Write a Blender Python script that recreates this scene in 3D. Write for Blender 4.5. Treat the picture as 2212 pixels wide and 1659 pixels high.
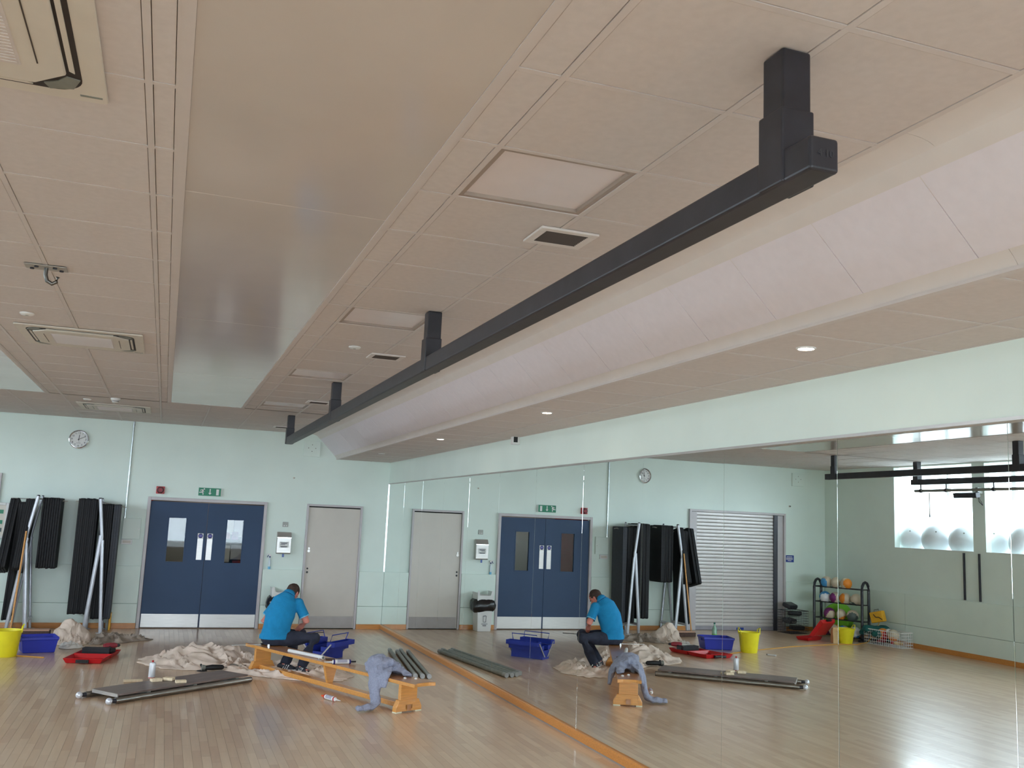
import bpy, bmesh, math, random
from mathutils import Vector, Matrix, noise
R = random.Random(7)
sc = bpy.context.scene
for o in list(bpy.data.objects): bpy.data.objects.remove(o, do_unlink=True)
COL = sc.collection
rad = math.radians
W, ZC, ZL, ZM = 9.35, 3.325, 2.911, 2.536      # window wall distance, main ceiling, lowered ceiling, mirror top
YR = -21.6                                      # rear wall

# ------------------------------------------------------------------ camera
f_px, pit, yaw, rol = 2040.69, rad(8.35122), rad(19.69876), rad(2.49656)
F = Vector((math.sin(yaw)*math.cos(pit), math.cos(yaw)*math.cos(pit), math.sin(pit)))
r0 = Vector((math.cos(yaw), -math.sin(yaw), 0)); u0 = r0.cross(F)
rt = math.cos(rol)*r0 + math.sin(rol)*u0; up = -math.sin(rol)*r0 + math.cos(rol)*u0
cam = bpy.data.cameras.new('camera'); cam.sensor_fit = 'HORIZONTAL'; cam.sensor_width = 36
cam.lens = f_px/2212*36; cam.clip_start = 0.05; cam.clip_end = 200
co = bpy.data.objects.new('camera', cam); COL.objects.link(co); sc.camera = co
m = Matrix((rt, up, -F)).transposed().to_4x4(); m.translation = Vector((-3.74354, -16.75248, 1.94009)); co.matrix_world = m

# ------------------------------------------------------------------ world, lights, exposure
wd = bpy.data.worlds.new('sky'); sc.world = wd; wd.use_nodes = True
bg = wd.node_tree.nodes['Background']; bg.inputs[0].default_value = (0.765, 0.875, 1.0, 1); bg.inputs[1].default_value = 9.0
sc.cycles.max_bounces = 18; sc.cycles.sample_clamp_indirect = 0; sc.cycles.diffuse_bounces = 9; sc.cycles.glossy_bounces = 8; sc.cycles.transparent_max_bounces = 16
sc.view_settings.view_transform = 'Standard'; sc.view_settings.look = 'None'
sc.view_settings.exposure = 0.94; sc.view_settings.gamma = 1; sc.view_settings.use_curve_mapping = False
WIN = [(-4.0, -2.12), (-6.15, -4.27), (-8.4, -6.5), (-10.65, -8.75), (-12.9, -11.0)]
SILL, HEAD = 1.785, 3.30
for a, b in WIN:
    l = bpy.data.lights.new('window_portal', 'AREA'); l.shape = 'RECTANGLE'; l.size = HEAD-SILL; l.size_y = b-a
    l.cycles.is_portal = True
    lo = bpy.data.objects.new('window_portal', l); COL.objects.link(lo)
    lo.location = (-W-0.02, (a+b)/2, (SILL+HEAD)/2); lo.rotation_euler = (0, rad(-90), 0)

FILL_WIN = [(-9.0, -6.9), (-6.6, -4.6), (-4.3, -2.3), (-2.0, -.3)]; RS, RH = 0.45, 3.0      # rear-wall windows added unseen behind the camera to brighten the back wall
for a, b in FILL_WIN:
    l = bpy.data.lights.new('window_portal', 'AREA'); l.shape = 'RECTANGLE'; l.size = b-a; l.size_y = RH-RS; l.cycles.is_portal = True
    lo = bpy.data.objects.new('window_portal', l); COL.objects.link(lo); lo.location = ((a+b)/2, YR-.16, (RS+RH)/2); lo.rotation_euler = (rad(-90), 0, rad(180))
# ------------------------------------------------------------------ materials
def srgb(r, g, b):
    f = lambda c: (c/255/12.92 if c/255 <= .04045 else ((c/255+.055)/1.055)**2.4)
    return (f(r), f(g), f(b), 1)
MATS = {}
def mat(name, col, rough=.6, metal=0, spec=.5, var=.06, scale=8, coat=0, bump=0, bscale=60, emit=None, es=0, stretch=(1, 1, 1), col2=None):
    m = bpy.data.materials.new(name); m.use_nodes = True; MATS[name] = m
    nt = m.node_tree; p = nt.nodes['Principled BSDF']
    c = srgb(*col); p.inputs['Roughness'].default_value = rough; p.inputs['Metallic'].default_value = metal
    p.inputs['Specular IOR Level'].default_value = spec; p.inputs['Coat Weight'].default_value = coat; p.inputs['Coat Roughness'].default_value = .12
    tc = nt.nodes.new('ShaderNodeTexCoord'); mp = nt.nodes.new('ShaderNodeMapping'); mp.inputs['Scale'].default_value = stretch
    nt.links.new(tc.outputs['Object'], mp.inputs[0])
    nz = nt.nodes.new('ShaderNodeTexNoise'); nz.inputs['Scale'].default_value = scale; nz.inputs['Detail'].default_value = 5
    nt.links.new(mp.outputs[0], nz.inputs['Vector'])
    rp = nt.nodes.new('ShaderNodeValToRGB'); rp.color_ramp.elements[0].position = .3; rp.color_ramp.elements[1].position = .7
    k = lambda s: tuple(max(0, min(1, x*s)) for x in c[:3])+(1,)
    rp.color_ramp.elements[0].color = k(1-var); rp.color_ramp.elements[1].color = srgb(*col2) if col2 else k(1+var)
    nt.links.new(nz.outputs['Fac'], rp.inputs[0]); nt.links.new(rp.outputs[0], p.inputs['Base Color'])
    if bump:
        n2 = nt.nodes.new('ShaderNodeTexNoise'); n2.inputs['Scale'].default_value = bscale; n2.inputs['Detail'].default_value = 4
        nt.links.new(mp.outputs[0], n2.inputs['Vector'])
        bm_ = nt.nodes.new('ShaderNodeBump'); bm_.inputs['Strength'].default_value = bump; bm_.inputs['Distance'].default_value = .01
        nt.links.new(n2.outputs['Fac'], bm_.inputs['Height']); nt.links.new(bm_.outputs[0], p.inputs['Normal'])
    if emit: p.inputs['Emission Color'].default_value = srgb(*emit); p.inputs['Emission Strength'].default_value = es
    return m
def metal_m(name, col, rough): return mat(name, col, rough, 1, var=.1, scale=14)
wall_m = mat('mint wall paint', (226, 239, 231), .45, var=.03, scale=1.5, bump=.05, bscale=180)
dado_m = mat('mint dado paint', (224, 238, 229), .45, var=.035, scale=2)
tile_m = mat('cream ceiling tile', (212, 203, 199), .85, var=.03, scale=30, bump=.08, bscale=400)
grid_m = mat('cream grid paint', (212, 203, 199), .5, var=.02)
strip_m = mat('glossy cream strip', (206, 197, 190), .13, var=.03, scale=2, spec=.5)
panel_m = mat('white slope panel', (232, 226, 232), .6, var=.02, scale=20)
cove_m = mat('cream cove', (225, 218, 214), .55, var=.02)
white_m = mat('white plastic', (228, 228, 226), .4, var=.02)
offw_m = mat('ivory plastic', (214, 206, 194), .45, var=.03)
diff_m = mat('opal diffuser', (236, 228, 230), .35, var=.02)
frame_m = mat('grey frame paint', (196, 190, 192), .4, var=.04)
cream_m = mat('cream door laminate', (206, 198, 188), .35, var=.03, scale=3)
blue_m = mat('blue door paint', (48, 72, 104), .6, var=.04, scale=3)
alum_m = mat('brushed aluminium', (196, 192, 188), .4, .75, var=.08, scale=5, stretch=(1, 1, 30))
zinc_m = metal_m('zinc conduit', (196, 204, 206), .3)
chrome_m = metal_m('chrome', (225, 225, 228), .12)
black_m = mat('black paint', (44, 43, 50), .42, var=.25, scale=9)
blackp_m = mat('black plastic', (22, 22, 24), .5, var=.2)
dark_m = mat('dark void', (16, 15, 15), .8, var=.1)
mat_m = mat('black exercise mat', (26, 26, 29), .75, var=.2, scale=30, bump=.3, bscale=200)
mat2_m = mat('charcoal exercise mat', (58, 60, 66), .7, var=.12, scale=30, bump=.3, bscale=200)
tube_m = mat('pale grey tube', (198, 200, 208), .3, .25, var=.05)
skirt_m = mat('orange wood skirting', (204, 136, 66), .35, var=.14, scale=6, stretch=(1, 12, 12), coat=.3)
benchw_m = mat('honey bench wood', (216, 152, 78), .35, var=.12, scale=5, stretch=(14, 1, 14), coat=.3)
benchd_m = mat('brown bench top', (170, 116, 70), .3, var=.16, scale=5, stretch=(14, 1, 14), coat=.3)
yellow_m = mat('yellow rubber', (238, 226, 40), .45, var=.05)
bluep_m = mat('blue plastic', (38, 52, 172), .4, var=.06)
red_m = mat('red plastic', (190, 24, 30), .35, var=.1)
redd_m = mat('dull red plastic', (150, 50, 60), .5, var=.15)
navy_m = mat('blue tool box paint', (36, 56, 158), .35, var=.1)
canvas_m = mat('cream canvas', (226, 206, 188), .95, var=.12, scale=7, bump=.3, bscale=120, col2=(232, 212, 198))
canvas2_m = mat('grey brown cloth', (150, 136, 124), .95, var=.2, scale=9, bump=.3, bscale=120)
white_c = mat('white rag', (226, 222, 216), .95, var=.08, bump=.2)
jumper_m = mat('grey marl knit', (148, 152, 172), .95, var=.14, scale=60, bump=.4, bscale=160)
wood_m = mat('pale timber', (232, 212, 180), .7, var=.1, stretch=(10, 1, 1))
board_m = mat('worn grey brown ply', (120, 104, 98), .4, var=.25, scale=4, stretch=(1, 9, 1), bump=.1)
pole_m = mat('grey painted pole', (124, 126, 118), .45, var=.14, scale=16)
skin_m = mat('skin', (206, 128, 112), .5, var=.08, scale=16)
hair_m = mat('brown hair', (62, 44, 36), .8, var=.3, scale=60)
shirt_m = mat('turquoise polo cotton', (18, 132, 184), .9, var=.06, scale=20, bump=.3, bscale=60)
navyc_m = mat('navy collar knit', (18, 60, 110), .9)
jean_m = mat('dark denim', (42, 46, 62), .9, var=.3, scale=12, bump=.3, bscale=80)
shoe_m = mat('dark trainer', (44, 46, 54), .7, var=.2)
green_m = mat('exit green', (10, 128, 92), .4, var=.03)
bluesign_m = mat('sign blue', (34, 62, 150), .4, var=.04)
ink_m = mat('ink', (40, 40, 60), .6, var=.05)
navyi_m = mat('navy ink', (30, 26, 110), .5)
orange_m = mat('orange rubber', (232, 138, 40), .5, var=.1)
purple_m = mat('purple rubber', (124, 44, 112), .5, var=.1)
sky_m = mat('sky blue rubber', (70, 150, 206), .5, var=.1)
slate_m = mat('slate rubber', (86, 100, 96), .5, var=.1)
lime_m = mat('lime rubber', (132, 204, 56), .5, var=.08)
teal_m = mat('teal fabric', (30, 92, 88), .9, var=.2)
bally_m = mat('bone rubber', (206, 192, 168), .5, var=.1)
amber_m = mat('amber plastic', (232, 172, 40), .5, var=.1)
paper_m = mat('brown paper', (214, 180, 130), .85, var=.08)
pvc_m = mat('pearl grey vinyl', (226, 229, 232), .35, var=.08, scale=3)
bag_m = mat('black bin liner', (30, 27, 28), .22, var=.2, bump=.6, bscale=20)
lightblue_m = mat('pale blue label', (120, 190, 226), .5)
brick_m = mat('red corridor paint', (170, 52, 44), .7, var=.1)
corr_m = mat('taupe corridor wall', (128, 116, 106), .8, var=.05)
lens_m = mat('lit lamp lens', (255, 240, 225), .3, emit=(255, 236, 214), es=30)
lens0_m = mat('unlit lamp lens', (236, 226, 220), .25)
ground_m = mat('outdoor paving', (120, 122, 118), .9)
slat_m = mat('grey white shutter slat', (214, 208, 206), .35, .15, var=.03)
cable_m = mat('orange cable', (206, 150, 50), .5)
clear_m = mat('clear green plastic', (150, 190, 170), .15, spec=.6)
# clear glass pane and mirror
def glass(name, tint, ior=1.45):
    m = bpy.data.materials.new(name); m.use_nodes = True; nt = m.node_tree; nt.nodes.clear()
    o = nt.nodes.new('ShaderNodeOutputMaterial'); mx = nt.nodes.new('ShaderNodeMixShader'); t = nt.nodes.new('ShaderNodeBsdfTransparent'); g = nt.nodes.new('ShaderNodeBsdfGlossy')
    lw = nt.nodes.new('ShaderNodeLayerWeight'); lw.inputs[0].default_value = .5; pw = nt.nodes.new('ShaderNodeMath'); pw.operation = 'POWER'; pw.inputs[1].default_value = 4; fr = nt.nodes.new('ShaderNodeMath'); fr.operation = 'MULTIPLY_ADD'; fr.inputs[1].default_value = .5; fr.inputs[2].default_value = .04; nt.links.new(lw.outputs['Facing'], pw.inputs[0]); nt.links.new(pw.outputs[0], fr.inputs[0]); t.inputs[0].default_value = tint; g.inputs['Roughness'].default_value = .02
    nt.links.new(fr.outputs[0], mx.inputs[0]); nt.links.new(t.outputs[0], mx.inputs[1]); nt.links.new(g.outputs[0], mx.inputs[2]); nt.links.new(mx.outputs[0], o.inputs[0]); return m
glass_m = glass('window glass', (.96, .98, .98, 1)); dglass_m = glass('door glass', (.7, .72, .72, 1))
mir_m = bpy.data.materials.new('mirror silver'); mir_m.use_nodes = True
_p = mir_m.node_tree.nodes['Principled BSDF']; _p.inputs['Metallic'].default_value = 1; _p.inputs['Roughness'].default_value = .0; _p.inputs['Base Color'].default_value = (.90, .94, .92, 1)
# lacquered strip floor: each board a slightly different tone
fl_m = bpy.data.materials.new('lacquered beech strips'); fl_m.use_nodes = True; nt = fl_m.node_tree; p = nt.nodes['Principled BSDF']
oi = nt.nodes.new('ShaderNodeObjectInfo'); ge = nt.nodes.new('ShaderNodeNewGeometry'); ad = nt.nodes.new('ShaderNodeMath'); ad.operation = 'ADD'; fr = nt.nodes.new('ShaderNodeMath'); fr.operation = 'FRACT'
nt.links.new(oi.outputs['Random'], ad.inputs[0]); nt.links.new(ge.outputs['Random Per Island'], ad.inputs[1]); nt.links.new(ad.outputs[0], fr.inputs[0])
rp = nt.nodes.new('ShaderNodeValToRGB'); e = rp.color_ramp.elements; e[0].color = srgb(206, 170, 138); e[1].color = srgb(226, 196, 164); e.new(.5).color = srgb(216, 184, 151)
nt.links.new(fr.outputs[0], rp.inputs[0])
mp = nt.nodes.new('ShaderNodeMapping'); mp.inputs['Scale'].default_value = (30, 2.2, 1); nt.links.new(ge.outputs['Position'], mp.inputs[0])
nz = nt.nodes.new('ShaderNodeTexNoise'); nz.inputs['Scale'].default_value = 1; nz.inputs['Detail'].default_value = 6; nt.links.new(mp.outputs[0], nz.inputs['Vector'])
mx = nt.nodes.new('ShaderNodeMixRGB'); mx.blend_type = 'MULTIPLY'; mx.inputs[0].default_value = .22; nt.links.new(rp.outputs[0], mx.inputs[1]); nt.links.new(nz.outputs['Fac'], mx.inputs[2]); nt.links.new(mx.outputs[0], p.inputs['Base Color'])
p.inputs['Roughness'].default_value = .3; p.inputs['Specular IOR Level'].default_value = .5; p.inputs['Coat Weight'].default_value = .35; p.inputs['Coat Roughness'].default_value = .1
n2 = nt.nodes.new('ShaderNodeTexNoise'); n2.inputs['Scale'].default_value = 1; m2 = nt.nodes.new('ShaderNodeMapping'); m2.inputs['Scale'].default_value = (9, 1.2, 1); nt.links.new(ge.outputs['Position'], m2.inputs[0]); nt.links.new(m2.outputs[0], n2.inputs['Vector'])
bp = nt.nodes.new('ShaderNodeBump'); bp.inputs['Strength'].default_value = .10; bp.inputs['Distance'].default_value = .01; nt.links.new(n2.outputs['Fac'], bp.inputs['Height']); nt.links.new(bp.outputs[0], p.inputs['Normal']); nt.links.new(bp.outputs[0], p.inputs['Coat Normal'])

# ------------------------------------------------------------------ mesh helpers
class MB:
    def __init__(s): s.bm = bmesh.new()
    def box(s, a, b):
        x0, y0, z0 = a; x1, y1, z1 = b
        v = [s.bm.verts.new(q) for q in ((x0,y0,z0),(x1,y0,z0),(x1,y1,z0),(x0,y1,z0),(x0,y0,z1),(x1,y0,z1),(x1,y1,z1),(x0,y1,z1))]
        for q in ((3,2,1,0),(4,5,6,7),(0,1,5,4),(1,2,6,5),(2,3,7,6),(3,0,4,7)): s.bm.faces.new([v[i] for i in q])
        return s
    def obox(s, c, size, rot=None):
        M = (rot.to_4x4() if rot else Matrix()); hx, hy, hz = [k/2 for k in size]; n0 = len(s.bm.verts)
        s.box((-hx,-hy,-hz), (hx,hy,hz)); s.bm.verts.ensure_lookup_table()
        for v in s.bm.verts[n0:]: v.co = M @ v.co + Vector(c)
        return s
    def ring(s, c, ax, rx, n, ry=None, ref=None, tw=0):
        ax = Vector(ax).normalized(); a = (Vector(ref) if ref else (Vector((0,0,1)) if abs(ax.z) < .9 else Vector((1,0,0)))); a = (a - ax*a.dot(ax)).normalized(); b = ax.cross(a); ry = rx if ry is None else ry
        return [s.bm.verts.new(Vector(c) + a*rx*math.cos(t+tw) + b*ry*math.sin(t+tw)) for t in [2*math.pi*i/n for i in range(n)]]
    def skin(s, rings, cap=True, closed=False):
        n = len(rings[0])
        for i in range(len(rings)-(0 if closed else 1)):
            A, B = rings[i], rings[(i+1) % len(rings)]
            for j in range(n): s.bm.faces.new((A[j], A[(j+1)%n], B[(j+1)%n], B[j]))
        if cap and not closed: s.bm.faces.new(rings[0][::-1]); s.bm.faces.new(rings[-1])
        return s
    def tube(s, pts, r, n=12, ry=None, ref=None, cap=True):
        pts = [Vector(q) for q in pts]; rs = r if isinstance(r, (list, tuple)) else [r]*len(pts); rr = []
        for i, q in enumerate(pts):
            d = (pts[min(i+1, len(pts)-1)] - pts[max(i-1, 0)])
            rr.append(s.ring(q, d, rs[i], n, ry=(ry[i] if isinstance(ry, (list, tuple)) else ry), ref=ref))
        return s.skin(rr, cap)
    def lathe(s, prof, c=(0,0,0), n=24, ax='z', cap=True):
        rr = []
        for r, h in prof:
            ring = []
            for i in range(n):
                t = 2*math.pi*i/n; x, y = r*math.cos(t), r*math.sin(t)
                q = {'z': (x, y, h), 'y': (x, h, y), 'x': (h, x, y)}[ax]; ring.append(s.bm.verts.new(Vector(c)+Vector(q)))
            rr.append(ring)
        return s.skin(rr, cap)
    def ball(s, c, r, n=20, m=12, sc_=(1,1,1)):
        c = Vector(c); rr = []
        for j in range(1, m):
            ph = math.pi*j/m; rr.append([s.bm.verts.new(c+Vector((r*math.sin(ph)*math.cos(2*math.pi*i/n)*sc_[0], r*math.sin(ph)*math.sin(2*math.pi*i/n)*sc_[1], -r*math.cos(ph)*sc_[2]))) for i in range(n)])
        s.skin(rr, cap=False); a = s.bm.verts.new(c-Vector((0,0,r*sc_[2]))); b = s.bm.verts.new(c+Vector((0,0,r*sc_[2])))
        for i in range(n): s.bm.faces.new((rr[0][(i+1)%n], rr[0][i], a)); s.bm.faces.new((rr[-1][i], rr[-1][(i+1)%n], b))
        return s
    def prism(s, poly, d0, d1, plane='xz'):
        mk = {'xz': lambda a, b, d: (a, d, b), 'xy': lambda a, b, d: (a, b, d), 'yz': lambda a, b, d: (d, a, b)}[plane]
        A = [s.bm.verts.new(mk(a, b, d0)) for a, b in poly]; B = [s.bm.verts.new(mk(a, b, d1)) for a, b in poly]
        return s.skin([A, B])
    def frame(s, x0, x1, z0, z1, w, y0, y1, bottom=True):      # picture frame in the xz plane
        s.box((x0,y0,z0),(x0+w,y1,z1)).box((x1-w,y0,z0),(x1,y1,z1)).box((x0+w,y0,z1-w),(x1-w,y1,z1))
        if bottom: s.box((x0+w,y0,z0),(x1-w,y1,z0+w))
        return s
    def xf(s, M):
        for v in s.bm.verts: v.co = M @ v.co
        return s
    def mesh(s, name, smooth=40):
        bmesh.ops.recalc_face_normals(s.bm, faces=s.bm.faces[:])
        me = bpy.data.meshes.new(name); s.bm.to_mesh(me); s.bm.free()
        if smooth:
            me.polygons.foreach_set('use_smooth', [True]*len(me.polygons)); me.set_sharp_from_angle(angle=rad(smooth))
        return me
    def build(s, name, m, parent=None, smooth=40, bevel=0, label=None, seg=2):
        o = bpy.data.objects.new(name, s.mesh(name, smooth)); COL.objects.link(o); o.data.materials.append(m)
        if parent: o.parent = parent
        if bevel:
            b = o.modifiers.new('bevel', 'BEVEL'); b.width = bevel; b.segments = seg; b.limit_method = 'ANGLE'; b.angle_limit = rad(40)
        if label: o['label'] = label
        return o
def T(name, label, cat, loc=(0,0,0), rz=0, group=None):
    o = bpy.data.objects.new(name, None); COL.objects.link(o); o.location = loc; o.rotation_euler = (0, 0, rz); o.empty_display_size = .05
    o['label'] = label; o['category'] = cat
    if group: o['group'] = group
    return o
def tag(o, label, cat, group=None, loc=None):
    o['label'] = label; o['category'] = cat
    if group: o['group'] = group
    if loc is not None: o.location = loc
    return o
def S(o, label=None):
    o['kind'] = 'structure'
    if label: o['label'] = label
    return o
def inst(name, me, m, loc, parent, rot=None, scale=None):
    o = bpy.data.objects.new(name, me); COL.objects.link(o); o.location = loc; o.parent = parent
    if not me.materials: me.materials.append(m)
    if rot: o.rotation_euler = rot
    if scale: o.scale = scale
    return o
def dup(root, loc=None, label=None, rz=None):
    def cp(o, par):
        c = o.copy(); COL.objects.link(c); c.parent = par
        for ch in list(o.children): cp(ch, c)
        return c
    r = cp(root, None)
    if loc is not None: r.location = loc
    if rz is not None: r.rotation_euler = (0, 0, rz)
    if label: r['label'] = label
    return r
def remesh(mb, name, m, parent, vox=.012, smooth=6, noisef=None, label=None, dec=None):
    """weld overlapping closed pieces into one continuous surface"""
    o = mb.build(name, m, None, smooth=0)
    r = o.modifiers.new('r', 'REMESH'); r.mode = 'VOXEL'; r.voxel_size = vox; r.use_smooth_shade = True
    if smooth: s_ = o.modifiers.new('s', 'SMOOTH'); s_.iterations = smooth; s_.factor = .5
    bpy.context.view_layer.update()
    dg = bpy.context.evaluated_depsgraph_get(); me = bpy.data.meshes.new_from_object(o.evaluated_get(dg))
    old = o.data; o.modifiers.clear(); o.data = me; me.name = name; bpy.data.meshes.remove(old)
    if noisef:
        for v in me.vertices: v.co = noisef(v.co)
    me.polygons.foreach_set('use_smooth', [True]*len(me.polygons))
    if not me.materials: me.materials.append(m)
    if parent: o.parent = parent
    if label: o['label'] = label
    return o
def textmesh(s, size, name, m, parent, loc, rot, ex=.0006, align='CENTER'):
    cu = bpy.data.curves.new('t', 'FONT'); cu.body = s; cu.size = size; cu.extrude = ex; cu.align_x = align; cu.align_y = 'CENTER'
    t = bpy.data.objects.new('t', cu); COL.objects.link(t); bpy.context.view_layer.update()
    me = bpy.data.meshes.new_from_object(t.evaluated_get(bpy.context.evaluated_depsgraph_get())); bpy.data.objects.remove(t); bpy.data.curves.remove(cu)
    o = bpy.data.objects.new(name, me); COL.objects.link(o); me.materials.clear(); me.materials.append(m); o.location = loc; o.rotation_euler = rot; o.parent = parent; return o
BK = (rad(90), 0, 0)     # text on the back wall, facing the camera (-Y)

# ================================================================== SETTING
# ---- floor: recessed bed plus individual strips
bed = S(MB().box((-W-.3, YR-.3, -.12), (.3, .3, -.012)).build('floor', fl_m, smooth=0))
PW, PL = .07, .52
def plank_cells():
    nx = int((W)/PW)+1
    for i in range(nx):
        off = (i*0.381) % 1*PL
        for j in range(-1, int(-YR/PL)+2):
            x0 = -(i+1)*PW; y1 = -j*PL+off-PL; yield max(x0, -W), x0+PW, y1-PL, y1
bmj = MB(); cells = []
for x0, x1, y0, y1 in plank_cells():
    y0, y1 = max(y0, YR), min(y1, 0)
    if y1-y0 < .02 or x1-x0 < .01: continue
    cells.append((x0, x1, y0, y1))
def nearness(c): 
    x, y = (c[0]+c[1])/2, (c[2]+c[3])/2; d = Vector((x, y, 0))-co.location; z = d.dot(F); px = 1106+f_px*d.dot(rt)/z; py = 829-f_px*d.dot(up)/z
    return (z if (z > 0 and -40 < px < 2250 and py < 1680) else 99)
cells.sort(key=nearness)
pm = MB().box((.0006, .0006, -.02), (PW-.0006, PL-.0006, 0)).mesh('plank', 0); pm.materials.append(fl_m)
for c in cells[:300]:
    o = bpy.data.objects.new('plank', pm); COL.objects.link(o); o.parent = bed; o.location = (c[0], c[2], 0); o.scale = ((c[1]-c[0])/PW, (c[3]-c[2])/PL, 1)
for c in cells[300:]: bmj.box((c[0]+.0006, c[2]+.0006, -.02), (c[1]-.0006, c[3]-.0006, 0))
j = bmj.build('planks', fl_m, bed, smooth=0); j['kind'] = 'stuff'

# ---- main ceiling: slab, grid bars, tiles
YL = [-3.47-0.0] ; 
rows = [0, -.6, -1.2, -1.8, -2.6, -3.47] + [-13.56+.6025*k for k in range(16, -14, -1)]
rows = sorted(set(round(y, 3) for y in rows if y > YR and not (-3.9 < y < -3.47 and y != -3.47)), reverse=True) + [YR]
ceil = S(MB().box((-W-.72, YR-.3, ZC+.03), (-1.40, .3, ZC+.14)).build('ceiling', tile_m, smooth=0))
bigtile = bmesh.new()
TB = .012
def band(xs, y_from, y_to, parent, z, parts=True, skipcells=()):
    extra = MB(); any_e = False
    yy = [y for y in rows if y_to-1e-6 <= y <= y_from+1e-6]
    for a, b in zip(yy[:-1], yy[1:]):
        for x0, x1 in zip(xs[:-1], xs[1:]):
            if (round(x0, 2), round(a, 2)) in skipcells: continue
            lo, hi = (x0+TB+.0025, b+TB+.003, z+.0016), (x1-TB-.0025, a-TB-.003, z+.022)
            if hi[0]-lo[0] < .02: continue
            if parts and a > -15.9: MB().box(lo, hi).build('ceiling_tile', tile_m, parent, smooth=0, bevel=.0012, seg=1)
            else: extra.box(lo, hi); any_e = True
    for y in yy:
        if y in (0, YR): continue
        q = MB().box((xs[0], y-TB, z), (xs[-1], y+TB, z+.012))
        if parts and y > -15.9: q.build('grid_bar', grid_m, parent, smooth=0)
        else: q.bm.verts.ensure_lookup_table(); extra.box((xs[0], y-TB, z), (xs[-1], y+TB, z+.012)); any_e = True; q.bm.free()
    for x in xs: MB().box((x-TB, y_to, z-.0006), (x+TB, y_from, z+.012)).build('grid_bar', grid_m, parent, smooth=0)
    if any_e: e_ = extra.build('far_ceiling_tiles', tile_m, parent, smooth=0); e_['kind'] = 'stuff'
SY = -3.47
lightY = [-13.56+.6025*5*k for k in range(-1, 4)]
lights_cells = set((round(-2.69, 2), round(y+.6025, 2)) for y in lightY)
band([-2.857, -2.69, -2.095, -1.473], SY, YR, ceil, ZC, True, lights_cells)
band([-5.265, -5.114, -4.529, -3.918, -3.822], SY, YR, ceil, ZC, True)
band([-W, -8.85, -8.25, -7.65, -7.05, -6.45, -6.285], SY, YR, ceil, ZC, False)
band([-W, -8.85, -8.25, -7.65, -7.05, -6.45, -5.75, -5.114, -4.529, -3.918, -3.28, -2.69, -2.095, -1.473], 0, SY, ceil, ZC, False)
for x0, x1 in ((-3.785, -2.885), (-6.245, -5.302)):
    ys = [SY, -6.5, -9.51, -12.48, -15.46, -18.44, YR]
    for a, b in zip(ys[:-1], ys[1:]):
        MB().box((x0, b+.0025, ZC+.002), (x1, a-.0025, ZC+.02)).build('gloss_panel', strip_m, ceil, smooth=0, bevel=.002, seg=1)
    for xa, xb in ((x0-.037, x0+.001), (x1-.001, x1+.03)):
        MB().box((xa, YR, ZC-.003), (xb, SY, ZC+.015)).build('edge_trim', grid_m, ceil, smooth=0)

# ---- lowered ceiling along the mirrors and its sloping face
low = S(MB().box((-.955, YR-.3, ZL+.03), (.3, .3, ZL+.10)).build('ceiling', tile_m, smooth=0))
band([-.953, -.35, -.004], 0, YR, low, ZL, True)
MB().box((-.975, YR, ZL-.002), (-.938, 0, ZL+.012)).build('edge_trim', zinc_m if False else grid_m, low, smooth=0)
slope = S(MB().prism([(-1.473, ZC+.03), (-1.36, ZC+.03), (-1.0, 3.03), (-.94, 2.96), (-.94, ZL+.03), (-.955, ZL+.03), (-1.02, 3.0), (-1.36, 3.325)], YR, .0, 'xz').build('ceiling', cove_m, smooth=0))
topc = [(-1.473, 3.327), (-1.43, 3.3255), (-1.39, 3.321), (-1.36, 3.313), (-1.338, 3.303), (-1.322, 3.291)]
botc = [(-1.012, 2.978), (-.992, 2.955), (-.978, 2.936), (-.969, 2.922), (-.965, 2.909)]
def cove(pr, y0, y1):
    mb = MB(); back = [(a+.012, b+.012) for a, b in pr][::-1]; mb.prism(pr+back, y0, y1, 'xz'); mb.build('cove', cove_m, slope, smooth=60)
for a, b in ((0, -4.8), (-4.8, -9.55), (-9.55, -14.29), (-14.29, YR)):
    cove(topc, b+.001, a-.001); cove(botc, b+.001, a-.001)
yy = [0]+[y for y in [-13.54+.6165*k for k in range(21, -13, -1)] if YR < y < -.2]+[YR]
for a, b in zip(yy[:-1], yy[1:]):
    mb = MB(); P = [(-1.3225, 3.2915), (-1.012, 2.978)]; n = Vector((.713, .706))*.016
    mb.prism([P[0], P[1], (P[1][0]+n.x, P[1][1]+n.y), (P[0][0]+n.x, P[0][1]+n.y)], b+.0022, a-.0022, 'xz'); mb.build('slope_panel', panel_m, slope, smooth=0)

# ---- walls
def wall_with_holes(name, u0, u1, z0, z1, holes, d0, d1, axis):
    mb = MB(); us = sorted({u0, u1, *[h[0] for h in holes], *[h[1] for h in holes]}); zs = sorted({z0, z1, *[h[2] for h in holes], *[h[3] for h in holes]})
    for a, b in zip(us[:-1], us[1:]):
        for c, d in zip(zs[:-1], zs[1:]):
            if any(h[0]-1e-6 <= a and b <= h[1]+1e-6 and h[2]-1e-6 <= c and d <= h[3]+1e-6 for h in holes): continue
            mb.box((a, d0, c), (b, d1, d)) if axis == 'x' else mb.box((d0, a, c), (d1, b, d))
    bmesh.ops.remove_doubles(mb.bm, verts=mb.bm.verts[:], dist=1e-5)
    return S(mb.build(name, wall_m, smooth=0))
DB, DC, DS = (-4.01, -2.095), (-1.424, -.45), (-8.34, -6.18)     # blue doors, cream door, shutter (outer frames)
wb = wall_with_holes('wall_back', -W-.3, .3, -.1, ZC+.2, [(DB[0]+.01, DB[1]-.01, -.1, 2.10), (DC[0]+.01, DC[1]-.01, -.1, 2.10), (DS[0]+.01, DS[1]-.01, -.1, 2.35)], 0, .16, 'x')
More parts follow.
